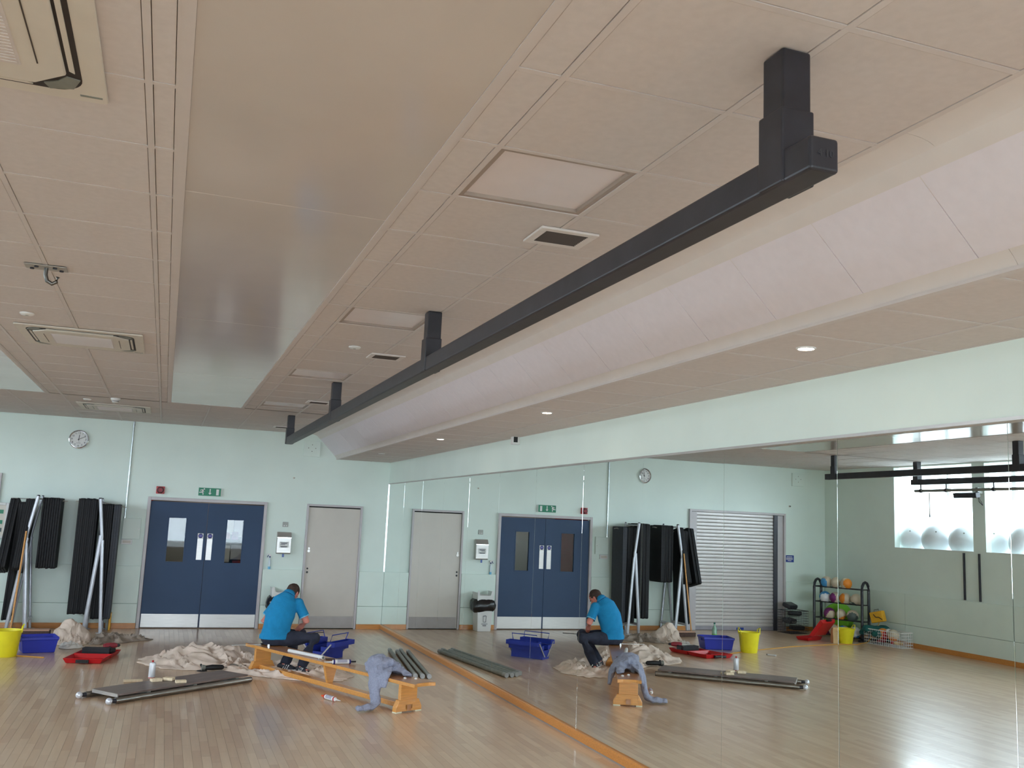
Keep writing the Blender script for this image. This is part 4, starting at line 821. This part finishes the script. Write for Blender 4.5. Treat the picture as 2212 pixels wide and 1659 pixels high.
# body of the garment: a folded heap across the plank with a hem hanging on the mirror side
mb.tube([pt(.60, -.20, .16), pt(.62, -.185, .25), pt(.66, -.15, .335), pt(.70, -.08, .395), pt(.73, .0, .43), pt(.72, .07, .415), pt(.68, .12, .37), pt(.65, .15, .31)], [.05, .09, .14, .19, .21, .18, .13, .07], 20, ry=[.020, .028, .036, .05, .058, .052, .04, .026], ref=bx)
mb.tube([pt(.92, .05, .345), pt(.88, .0, .39), pt(.80, .02, .455), pt(.72, .05, .455), pt(.62, .07, .40), pt(.54, .05, .345)], [.05, .08, .10, .10, .08, .05], 16, ry=[.03, .045, .05, .05, .04, .022], ref=by)
mb.tube([pt(.80, .06, .42), pt(.70, -.03, .44), pt(.56, -.06, .375), pt(.42, -.09, .335), pt(.36, -.10, .325)], [.06, .07, .06, .05, .03], 14, ry=[.03, .035, .03, .018, .010], ref=by)
# sleeve falling to the floor
mb.tube([pt(.70, .08, .42), pt(.64, .15, .355), pt(.60, .19, .26), pt(.55, .205, .15), pt(.50, .235, .06), pt(.48, .30, .038), pt(.49, .38, .034), pt(.50, .46, .032)], [.10, .098, .082, .070, .064, .056, .050, .042], 16, ry=[.05, .048, .040, .036, .038, .034, .030, .028], ref=bx)
mb.tube([pt(.56, .09, .37), pt(.50, .14, .335), pt(.47, .165, .27), pt(.46, .17, .215)], [.09, .085, .065, .04], 14, ry=[.03, .03, .024, .016], ref=bx)
def wr_(co_):
    q = co_*16; n_ = noise.noise(q)*.014+(1-abs(noise.noise(q*1.3+Vector((3, 1, 7))))*2)*.009; z = co_.z+n_; s_ = (co_-P0).dot(by)
    if abs(s_) < .139: z = max(z, BH+.002)
    return Vector((co_.x+n_*.8, co_.y-n_*.6, max(z, .004)))
o = remesh(mb, 'sweatshirt', jumper_m, None, .011, 4, wr_); tag(o, 'grey marl sweatshirt draped over bench with one sleeve on the floor', 'sweatshirt')
# steel poles beside the mirrors
for (a, b), nm in zip((((-.475, -2.84), (-.745, -5.0)), ((-.395, -2.98), (-.665, -5.1)), ((-.318, -2.86), (-.585, -5.14)), ((-.235, -2.98), (-.505, -5.16))), ('grey steel pole on the floor, farthest from the mirrors', 'grey steel pole on the floor, second from the bench side', 'grey steel pole on the floor, third from the bench side', 'grey steel pole on the floor, nearest the mirrors')):
    a, b = Vector((*a, .03)), Vector((*b, .03)); d = (b-a).normalized(); t = T('steel_pole', nm, 'pole', ((a.x+b.x)/2, (a.y+b.y)/2, 0), math.atan2(d.y, d.x), 'four grey poles by the mirrors'); h = (b-a).length/2
    MB().tube([(-h, 0, .03), (h, 0, .03)], .027, 14).build('pole', pole_m, t)
    for sx in (-1, 1): MB().tube([(sx*h-sx*.08, 0, .031), (sx*h+sx*.006, 0, .031)], .0305, 14).build('end_collar', mat('light grey collar', (150, 150, 148), .4, .3) if 'light grey collar' not in MATS else MATS['light grey collar'], t)
t = T('white_tube', 'short white tube on floor right of yellow tub, seen in the mirror', 'tube', (-5.62, -3.45, .014), rad(60)); MB().tube([(-.07, 0, 0), (.07, 0, 0)], .014, 12).build('tube', white_m, t); MB().tube([(.068, 0, 0), (.09, 0, 0)], .010, 10).build('cap', pole_m, t)

# ================================================================== MAN SITTING ON THE BENCH
man = T('person', 'man in turquoise polo shirt and dark jeans hunched on the bench, back turned', 'person', (-2.30, -4.44, 0)); MO = Vector((-2.30, -4.44, 0))
V = lambda x, y, z: Vector((x, y, z))-MO
RX = Vector((.976, -.215, 0))
pel, wai, che, upb, nek = V(-2.315, -4.455, .415), V(-2.305, -4.470, .54), V(-2.265, -4.445, .70), V(-2.215, -4.400, .845), V(-2.165, -4.352, .925)
hd = V(-2.120, -4.298, .940)
shR, shL, elR, elL = V(-2.055, -4.425, .822), V(-2.318, -4.362, .812), V(-1.945, -4.475, .605), V(-2.452, -4.375, .605)
wrR, wrL = V(-2.035, -4.235, .455), V(-2.275, -4.150, .465)
hipR, knR, anR, toR = V(-2.235, -4.485, .40), V(-1.835, -4.505, .405), V(-1.985, -4.610, .085), V(-1.925, -4.745, .035)
hipL, knL, anL, toL = V(-2.330, -4.375, .40), V(-1.965, -4.195, .42), V(-2.165, -4.375, .085), V(-2.065, -4.455, .035)
def torso(mb, k=0.0, lo=True):
    c = ([pel+Vector((0, 0, -.055))] if lo else [])+[pel, wai, che, upb, upb.lerp(nek, .55), nek]
    rx_ = ([.12] if lo else [])+[.158, .154, .166, .142, .088, .060]; ry_ = ([.09] if lo else [])+[.125, .118, .128, .105, .085, .060]
    mb.tube(c, [a+k for a in rx_], 24, ry=[a+k for a in ry_], ref=RX)
def arm(mb, s, e, w, k=0.0, upto=1.0, fore=True):
    if fore: mb.tube([s, s.lerp(e, .5), e, e.lerp(w, .45), w], [.056+k, .05+k, .042+k, .038+k, .027+k], 14)
    else: mb.tube([s+(s-e)*.12, s, s.lerp(e, .45), s.lerp(e, upto)], [.05, .066, .064, .068], 16); 
    if not fore: mb.ball(s, .069)
def hand(mb, w, fdir, side):
    fdir = fdir.normalized(); up_ = Vector((0, 0, 1)); sd = fdir.cross(up_).normalized()*side; dn = (-up_+fdir*.2).normalized()
    palm = w+fdir*.045; mb.tube([w-fdir*.01, w+fdir*.03, w+fdir*.085], [.027, .038, .038], 12, ry=[.02, .018, .015], ref=sd)
    for i, ln in enumerate((.060, .070, .066, .052)):
        b = w+fdir*.082+sd*(-.027+.018*i); mb.tube([b-fdir*.02, b+fdir*ln*.35+dn*.006, b+fdir*ln*.55+dn*.030, b+fdir*ln*.35+dn*.048], [.0095, .009, .0085, .007], 8)
    b = w+fdir*.025-sd*.03; mb.tube([w+fdir*.015-sd*.012, b, b+fdir*.03-sd*.012+dn*.012, b+fdir*.05+dn*.026], [.012, .0115, .010, .008], 8)
fR, fL = Vector((-.55, .70, -.25)), Vector((.75, .45, -.25))
mb = MB(); torso(mb, -.012); arm(mb, shR, elR, wrR); arm(mb, shL, elL, wrL); hand(mb, wrR, fR, 1); hand(mb, wrL, fL, -1)
mb.tube([upb.lerp(nek, .6), nek, nek.lerp(hd, .6), hd], [.07, .062, .056, .055], 16)
fd = Vector((.42, .62, -.66)).normalized(); hu = (Vector((.40, .40, .82))-fd*Vector((.40, .40, .82)).dot(fd)).normalized(); hs = fd.cross(hu)
def HP(f, u, s): return hd+fd*f+hu*u+hs*s
hr = []
for u, a, b, off in ((-.115, .03, .026, .045), (-.095, .050, .048, .032), (-.06, .062, .072, .012), (-.01, .071, .088, .0), (.04, .075, .094, -.004), (.075, .066, .082, -.006), (.100, .044, .056, -.008), (.112, .016, .02, -.008)):
    hr.append(mb.ring(HP(off, u, 0), hu, a, 20, ry=b, ref=hs))
mb.skin(hr)
mb.tube([HP(.084, .015, 0), HP(.108, -.022, 0), HP(.092, -.034, 0)], [.010, .016, .010], 10)                     # nose
for s in (-1, 1):
    mb.tube([HP(-.012, .02, s*.070), HP(-.016, .0, s*.080), HP(-.006, -.03, s*.072)], [.012, .018, .010], 10, ry=[.007, .008, .006], ref=fd)   # ears
    mb.tube([hipR if s > 0 else hipL, knR if s > 0 else knL, anR if s > 0 else anL], [.07, .05, .036], 14)
    a, t_ = (anR, toR) if s > 0 else (anL, toL); mb.tube([a, a+Vector((0, 0, -.04)), a.lerp(t_, .6)+Vector((0, 0, -.018)), t_], [.036, .036, .034, .028], 12)
body = remesh(mb, 'body', skin_m, man, .0065, 3)
for s in (-1, 1): MB().ball(HP(.084, .012, s*.030), .010, 10, 8).build('eye', mat('eye dark', (60, 54, 50), .3) if 'eye dark' not in MATS else MATS['eye dark'], body)
MB().tube([HP(.088, -.066, -.020), HP(.094, -.067, 0), HP(.088, -.066, .020)], [.003, .006, .003], 8).build('mouth', mat('lip', (160, 84, 80), .5), body)
mb = MB(); hr = []
for u, a, b, off in ((-.045, .060, .058, -.034), (-.01, .074, .076, -.022), (.03, .081, .090, -.015), (.06, .077, .088, -.013), (.09, .060, .066, -.012), (.112, .034, .04, -.010), (.120, .01, .012, -.010)):
    hr.append(mb.ring(HP(off, u, 0), hu, a, 20, ry=b, ref=hs))
mb.skin(hr); remesh(mb, 'hair', hair_m, man, .007, 3, lambda c: c+Vector((noise.noise(c*60), noise.noise(c*60+Vector((3, 0, 0))), noise.noise(c*60+Vector((0, 5, 0)))))*.003)
mb = MB(); torso(mb, .014, False); arm(mb, shR, elR, wrR, .02, .74, False); arm(mb, shL, elL, wrL, .02, .74, False)
mb.tube([pel+Vector((0, 0, -.022)), pel+Vector((0, 0, .03))], [.190, .188], 24, ry=[.145, .142], ref=RX)
def wrk(c):
    n_ = noise.noise(Vector((c.x*13+c.z*9, c.y*13, c.z*6)))*.010*max(0, min(1, (.82-c.z)*4)); return c+Vector((c.x, c.y, 0)).normalized()*n_
shirt = remesh(mb, 'polo_shirt', shirt_m, man, .009, 4, wrk)
mb = MB(); mb.tube([nek.lerp(upb, .28), nek.lerp(upb, -.05), nek.lerp(hd, .22)], [.088, .078, .072], 20, ry=[.088, .076, .068], ref=RX, cap=False); cl = mb.build('collar', shirt_m, shirt); sd = cl.modifiers.new('t', 'SOLIDIFY'); sd.thickness = .006
MB().tube([nek.lerp(upb, .30), nek.lerp(upb, .18)], [.0905, .0865], 20, ry=[.0905, .085], ref=RX, cap=False).build('collar_stripe', navyc_m, shirt)
for s_, e_ in ((shR, elR), (shL, elL)): MB().tube([s_.lerp(e_, .70), s_.lerp(e_, .765)], [.0655, .067], 16, cap=False).build('sleeve_hem', mat('pale hem', (120, 190, 220), .9) if 'pale hem' not in MATS else MATS['pale hem'], shirt)
mb = MB(); mb.tube([pel+Vector((0, 0, -.09)), pel+Vector((0, 0, -.04)), pel+Vector((0, 0, .035))], [.13, .172, .176], 24, ry=[.12, .140, .132], ref=RX)
for h_, k_, a_ in ((hipR, knR, anR), (hipL, knL, anL)):
    mb.tube([h_, h_.lerp(k_, .5), k_, k_.lerp(a_, .5), a_+Vector((0, 0, -.012))], [.098, .090, .074, .068, .062], 16); mb.ball(k_, .074)
jeans = remesh(mb, 'jeans', jean_m, man, .010, 4, lambda c: c+Vector((noise.noise(c*14), noise.noise(c*14+Vector((4, 4, 1))), 0))*.007+Vector((0, 0, max(0, BH+.001-c.z) if (c.z > .27 and abs((c+MO-P0).dot(by)) < .139) else 0)))
for a_, t_ in ((anR, toR), (anL, toL)):
    d = (t_-a_); d.z = 0; d.normalize(); f0 = Vector((a_.x, a_.y, 0))
    mb = MB(); z = lambda q, h: Vector((q.x, q.y, h))
    mb.tube([z(f0-d*.085, .035), z(f0-d*.05, .048), z(f0+d*.03, .046), z(f0+d*.10, .036), z(f0+d*.155, .028)], [.028, .040, .045, .047, .034], 16, ry=[.033, .046, .044, .034, .024], ref=d.cross(Vector((0, 0, 1))))
    sh = remesh(mb, 'shoe', shoe_m, man, .006, 3, lambda c: Vector((c.x, c.y, max(c.z, .010))))
    mb = MB(); n_ = d.cross(Vector((0, 0, 1)))
    pr = [(-.112, 0), (-.10, .038), (-.03, .044), (.06, .050), (.13, .046), (.185, .02), (.19, 0), (.185, -.02), (.13, -.046), (.06, -.050), (-.03, -.044), (-.10, -.038)]
    mb.prism([(f0.x+d.x*a+n_.x*b, f0.y+d.y*a+n_.y*b) for a, b in pr], .006, .026, 'xy').build('sole', white_m, sh, smooth=0, bevel=.004)
    for k in (.02, .05, .08):
        mb = MB(); mb.tube([z(f0+d*(k-.012)+n_*.049, .026), z(f0+d*(k+.006)+n_*.030, .076)], .005, 6).tube([z(f0+d*(k-.012)-n_*.049, .026), z(f0+d*(k+.006)-n_*.030, .076)], .005, 6).build('side_stripe', white_m, sh)
t = T('steel_rule', 'thin dark rod held in the hands of the seated man', 'rod', (-1.99, -4.18, .405)); MB().tube([(-.16, .015, .0), (.32, -.02, .036)], .005, 8).build('rod', black_m, t); MB().tube([(-.16, .015, 0), (-.02, .005, .0105)], .008, 8).build('ferrule', chrome_m, t)

# ================================================================== BALL RACK CORNER (seen in the mirror)
RL, RR = Vector((-8.60, -.76, 0)), Vector((-8.98, -1.70, 0)); D = RR-RL; rl = D.length; ra = math.atan2(D.y, D.x); C = (RL+RR)/2
t = T('ball_rack', 'black four-tier tube rack of two-tone balls in room corner', 'rack', (C.x, C.y, 0), ra); hl = rl/2+.02; hw = .13
for sx in (-1, 1):
    pts = [(sx*hl, -hw, .0), (sx*hl, -hw, .95)]+[(sx*hl, -hw*math.cos(rad(a)), .95+.15*math.sin(rad(a))) for a in (30, 60, 90, 120, 150)]+[(sx*hl, hw, .95), (sx*hl, hw, 0)]
    MB().tube(pts, .026, 12).build('end_hoop', black_m, t); MB().tube([(sx*hl, -.3, .02), (sx*hl, .26, .02)], .024, 10).build('foot_bar', black_m, t)
    for z in (.96, .67, .36): MB().tube([(sx*hl, -hw, z), (sx*hl, hw, z)], .011, 8).build('end_rung', black_m, t)
TZ = (.955, .665, .355, .045)
for z in TZ:
    for y in (-.072, .072): MB().tube([(-hl, y, z), (hl, y, z)], .010, 8).build('shelf_rod', black_m, t)
def ballmesh(m0, m1, seed, r=.112):
    mb = MB(); mb.ball((0, 0, 0), r, 32, 22); me = mb.mesh('exercise_ball', 80); me.materials.append(m0); me.materials.append(m1); rg = random.Random(seed)
    ax = Vector((rg.uniform(-1, 1), rg.uniform(-1, 1), rg.uniform(-1, 1))).normalized(); bx_ = ax.orthogonal().normalized(); cx_ = ax.cross(bx_)
    for p in me.polygons:
        q = p.center/r; a = math.atan2(q.dot(bx_), q.dot(cx_)); p.material_index = int(q.dot(ax)+.38*math.sin(2*a+seed) > .12)
    return me
BALLS = [(0, .17, bally_m, sky_m, 'bone and blue ball, left end of top rack shelf as mirrored'), (0, .385, bally_m, purple_m, 'bone and purple ball, middle of top rack shelf'), (0, .63, bally_m, orange_m, 'bone and orange ball, right end of the three on top rack shelf'),
 (1, .14, pvc_m, sky_m, 'white and blue ball, left end of second rack shelf as mirrored'), (1, .36, bally_m, purple_m, 'purple and bone ball, second on second rack shelf'), (1, .61, orange_m, bally_m, 'orange and bone ball, third on second rack shelf'), (1, .84, bally_m, slate_m, 'bone and dark green ball, right end of second rack shelf'),
 (2, .23, purple_m, bally_m, 'purple and white ball, left of three on third rack shelf'), (2, .50, orange_m, bally_m, 'orange and bone ball, middle of third rack shelf'), (2, .76, slate_m, bally_m, 'dark green and bone ball, right of three on third rack shelf'),
 (3, .13, purple_m, pvc_m, 'purple and white ball, left end of lowest rack shelf as mirrored'), (3, .34, bally_m, orange_m, 'bone and orange ball, second on lowest rack shelf'), (3, .57, sky_m, bally_m, 'blue and bone ball, third on lowest rack shelf'), (3, .80, sky_m, pvc_m, 'blue and white ball, right end of lowest rack shelf')]
for i, (lv, tt_, a, b, lab) in enumerate(BALLS):
    o = bpy.data.objects.new('exercise_ball', ballmesh(a, b, i+2)); COL.objects.link(o); q = RL+D*tt_; tag(o, lab, 'ball', 'two-tone balls on the black rack', (q.x, q.y, TZ[lv]+.0935))
o = MB().lathe([(.02, .30), (.24, .27), (.29, .22), (.30, .0), (.28, -.02), (.02, -.03)], (0, 0, 0), 36, 'z').build('balance_dome', lime_m, bevel=.01); o.rotation_euler = (rad(78), 0, ra+rad(90)*0); tag(o, 'lime green balance dome standing on edge behind the ball rack', 'dome', None, (-8.93, -.90, .335))
def wire_box(t, sx, sy, sz, m, pitch, r_, nm='wire_mesh'):
    mb = MB(); n = int(sx/pitch)
    def w_(a, b): mb.tube([a, b], r_, 4)
    for i in range(n+1):
        x = -sx/2+sx*i/n
        for y in (-sy/2, sy/2): w_((x, y, 0), (x, y, sz))
        w_((x, -sy/2, 0.002), (x, sy/2, 0.002))
    n2 = int(sy/pitch)
    for i in range(n2+1):
        y = -sy/2+sy*i/n2
        for x in (-sx/2, sx/2): w_((x, y, 0), (x, y, sz))
    n3 = int(sz/pitch)
    for i in range(n3+1):
        z = sz*i/n3
        for y in (-sy/2, sy/2): w_((-sx/2, y, z), (sx/2, y, z))
        for x in (-sx/2, sx/2): w_((x, -sy/2, z), (x, sy/2, z))
    o = mb.build(nm, m, t, smooth=0); o['kind'] = 'stuff'
    MB().tube([(-sx/2, -sy/2, sz), (sx/2, -sy/2, sz), (sx/2, sy/2, sz), (-sx/2, sy/2, sz), (-sx/2, -sy/2, sz)], r_*2.2, 6).build('rim_wire', m, t)
t = T('wire_basket', 'white wire basket of balls against the window wall, right of ball rack', 'basket', (-9.0, -2.30, 0), rad(82)); wire_box(t, .84, .30, .27, white_m, .046, .0036)
for i, (x, y, z, r_, a, b, lab) in enumerate(((-.12, .0, .20, .105, bally_m, orange_m, 'orange and bone ball in the white wire basket'), (.12, .01, .19, .108, orange_m, red_m, 'red-orange ball in the white wire basket'), (-.005, .02, .25, .055, pvc_m, pvc_m, 'small white ball on top of balls in white wire basket'))):
    c_, s_ = math.cos(rad(82)), math.sin(rad(82)); o = bpy.data.objects.new('play_ball', ballmesh(a, b, 40+i, r_)); COL.objects.link(o); tag(o, lab, 'ball', None, (-9.0+x*c_-y*s_, -2.30+x*s_+y*c_, z))
for i, (x, m_, lab) in enumerate(((-.28, paper_m, 'tan cloth bundle at the left of white wire basket'), (-.1, red_m, 'red band bundle under the balls in white wire basket'), (.12, redd_m, 'dull red band bundle at right in white wire basket'), (.30, mat_m, 'dark band bundle at the right end of white wire basket'))):
    mb = MB(); rg = random.Random(i)
    for k in range(5): mb.ball((rg.uniform(-.06, .06), rg.uniform(-.06, .06), .045+rg.uniform(0, .03)), rg.uniform(.03, .045), 12, 8, (1.3, 1, .8))
    c_, s_ = math.cos(rad(82)), math.sin(rad(82)); o = remesh(mb, 'band_bundle', m_, None, .01, 3, lambda c: c+Vector((0, 0, .006*noise.noise(c*40)))); tag(o, lab, 'bundle', None, (-9.0+x*c_, -2.30+x*s_, .004))
t = T('wire_crate', 'black wire crate of dark pads left of ball rack by the shutter', 'crate', (-8.28, -.36, 0), rad(-8)); wire_box(t, .46, .40, .44, black_m, .046, .003)
for i, (x, y, z, rx_, rz_, m_, lab) in enumerate(((-.1, 0, .10, 0, 10, blackp_m, 'black strike pad at the bottom of black wire crate'), (.08, .0, .24, 10, -20, mat2_m, 'charcoal strike pad in the middle of black wire crate'), (-.06, .02, .38, -8, 30, blackp_m, 'black strike pad on top of pads in black wire crate'), (.08, -.02, .535, 18, -12, black_m, 'black strike pad tilted above the rim of black wire crate'))):
    t = T('strike_pad', lab, 'pad', (-8.28+x, -.36+y, z), rad(rz_)); b_ = MB().box((-.13, -.10, -.045), (.13, .10, .045)).build('pad', m_, t, smooth=0, bevel=.03, seg=3); b_.rotation_euler = (rad(rx_), 0, 0)
    s_ = MB().tube([(-.06, -.102, .0), (-.05, -.125, 0), (.05, -.125, 0), (.06, -.102, 0)], .008, 8).build('strap', pole_m if i == 1 else black_m, t); s_.rotation_euler = (rad(rx_), 0, 0)
t = T('paper_bag', 'brown paper bag with crumpled top between red case and yellow tub', 'bag', (-8.12, -1.88, 0), rad(15)); mb = MB(); k3 = lambda w, d, z, j=0: [mb.bm.verts.new((a*w+R.uniform(-j, j), b*d+R.uniform(-j, j), z+R.uniform(-j, j))) for a, b in ((-1, -1), (0, -1), (1, -1), (1, 0), (1, 1), (0, 1), (-1, 1), (-1, 0))]
mb.skin([k3(.075, .055, 0), k3(.078, .058, .10, .003), k3(.075, .05, .2, .006), k3(.06, .035, .235, .012), k3(.07, .045, .27, .016)]); mb.build('bag', paper_m, t, smooth=30); MB().tube([(-.05, -.05, .21), (0, -.07, .222), (.05, -.05, .21)], .012, 8).build('crumple', paper_m, t)
mb = MB(); rg = random.Random(4)
for k in range(14): mb.ball((rg.uniform(-.16, .16), rg.uniform(-.22, .22), rg.uniform(.06, .28)), rg.uniform(.07, .12), 12, 8, (1.2, 1, .7))
o = remesh(mb, 'kit_bag', teal_m, None, .018, 4, lambda c: Vector((c.x, c.y, max(.003, c.z+.02*noise.noise(c*9))))); tag(o, 'slumped dark teal kit bag between ball rack and wall', 'bag', None, (-9.02, -1.96, 0))
t = T('yellow_case', 'small yellow case with grey handle resting on the dark teal bag', 'case', (-9.08, -1.98, .385), rad(70)); c_ = MB().box((-.13, -.06, 0), (.13, .06, .20)).build('case_body', amber_m, t, smooth=0, bevel=.015); c_.rotation_euler = (0, rad(14), 0)
h_ = MB().tube([(-.05, 0, .195), (-.045, 0, .235), (.045, 0, .235), (.05, 0, .195)], .009, 8).build('handle', pole_m, t); h_.rotation_euler = (0, rad(14), 0); MB().tube([(-.10, -.066, .06), (-.03, -.075, .10), (.03, -.07, .09), (.08, -.066, .14)], .007, 8).build('strap', black_m, t)
t = T('orange_cable', 'orange cable running along floor to the corner of balls', 'cable', (-8.0, -2.2, 0)); MB().tube([(3.0, -1.0, .006), (2.2, -.6, .006), (1.2, -.2, .006), (.6, -.05, .006), (0, .08, .006), (-.4, .02, .006), (-.72, .12, .03), (-.92, .20, .16), (-1.06, .22, .34), (-1.12, .24, .42)], .0065, 8).build('cable', cable_m, t)
# exercise balls on the window sills
for y, z, lab, s in ((-2.12, 0, 'grey white exercise ball at the left of first window as mirrored', 1), (-2.77, 0, 'white exercise ball in the middle of first window', 1), (-3.42, 0, 'white exercise ball at right of first window, next to pier', .98), (-4.07, 0, 'white exercise ball beside the pier at left of second window', 1), (-4.73, 0, 'white exercise ball in second window, at the right photo edge', 1)):
    mb = MB(); rb = .31*s; mb.lathe([(rb*math.sin(rad(a)), -rb*math.cos(rad(a))) for a in range(3, 178, 5)], n=40, cap=True); o = mb.build('gym_ball', pvc_m); tag(o, lab, 'ball', 'exercise balls on the window sills', (-W-.45, y, LEDGE+rb))
    p_ = MB().lathe([(.012, -.004), (.014, .004), (.006, .008)], n=10).build('plug', pole_m, o); p_.location = (rb*.72, -rb*.5, rb*.47); p_.rotation_euler = (0, rad(60), rad(-35))
t = T('wall_heater_bar', 'dark bar heater on bracket at the pier between first two windows', 'heater', (-W, -4.02, 2.78)); b_ = MB().box((.10, -.25, -.045), (.20, .25, .045)).build('housing', black_m, t, smooth=0, bevel=.01); b_.rotation_euler = (0, rad(12), 0); MB().box((0, -.22, .0), (.12, -.17, .10)).build('bracket', pole_m, t, smooth=0); MB().tube([(.10, -.2, -.04), (.06, -.24, -.16), (.02, -.22, -.20), (.012, -.14, -.14), (.01, -.12, -.02)], .006, 8).build('flex', black_m, t)
for y, nm in ((-3.80, 'dark vertical rail on window wall under the sill, nearer the ball rack'), (-4.13, 'dark vertical rail on window wall, farther from the ball rack')): t = T('wall_rail', nm, 'rail', (-W, y, .96), group='dark rails on the window wall'); MB().box((0, -.014, 0), (.03, .014, .80)).build('rail', black_m, t, smooth=0, bevel=.003)
t = T('blind_rod', 'thin dark rod hanging in front of the first window', 'rod', (-W+.22, -3.25, 2.36)); MB().tube([(0, 0, 0), (0, 0, .44)], .009, 8).build('rod', pole_m, t); MB().tube([(0, 0, .0), (0, 0, .05)], .013, 8).build('grip', black_m, t)
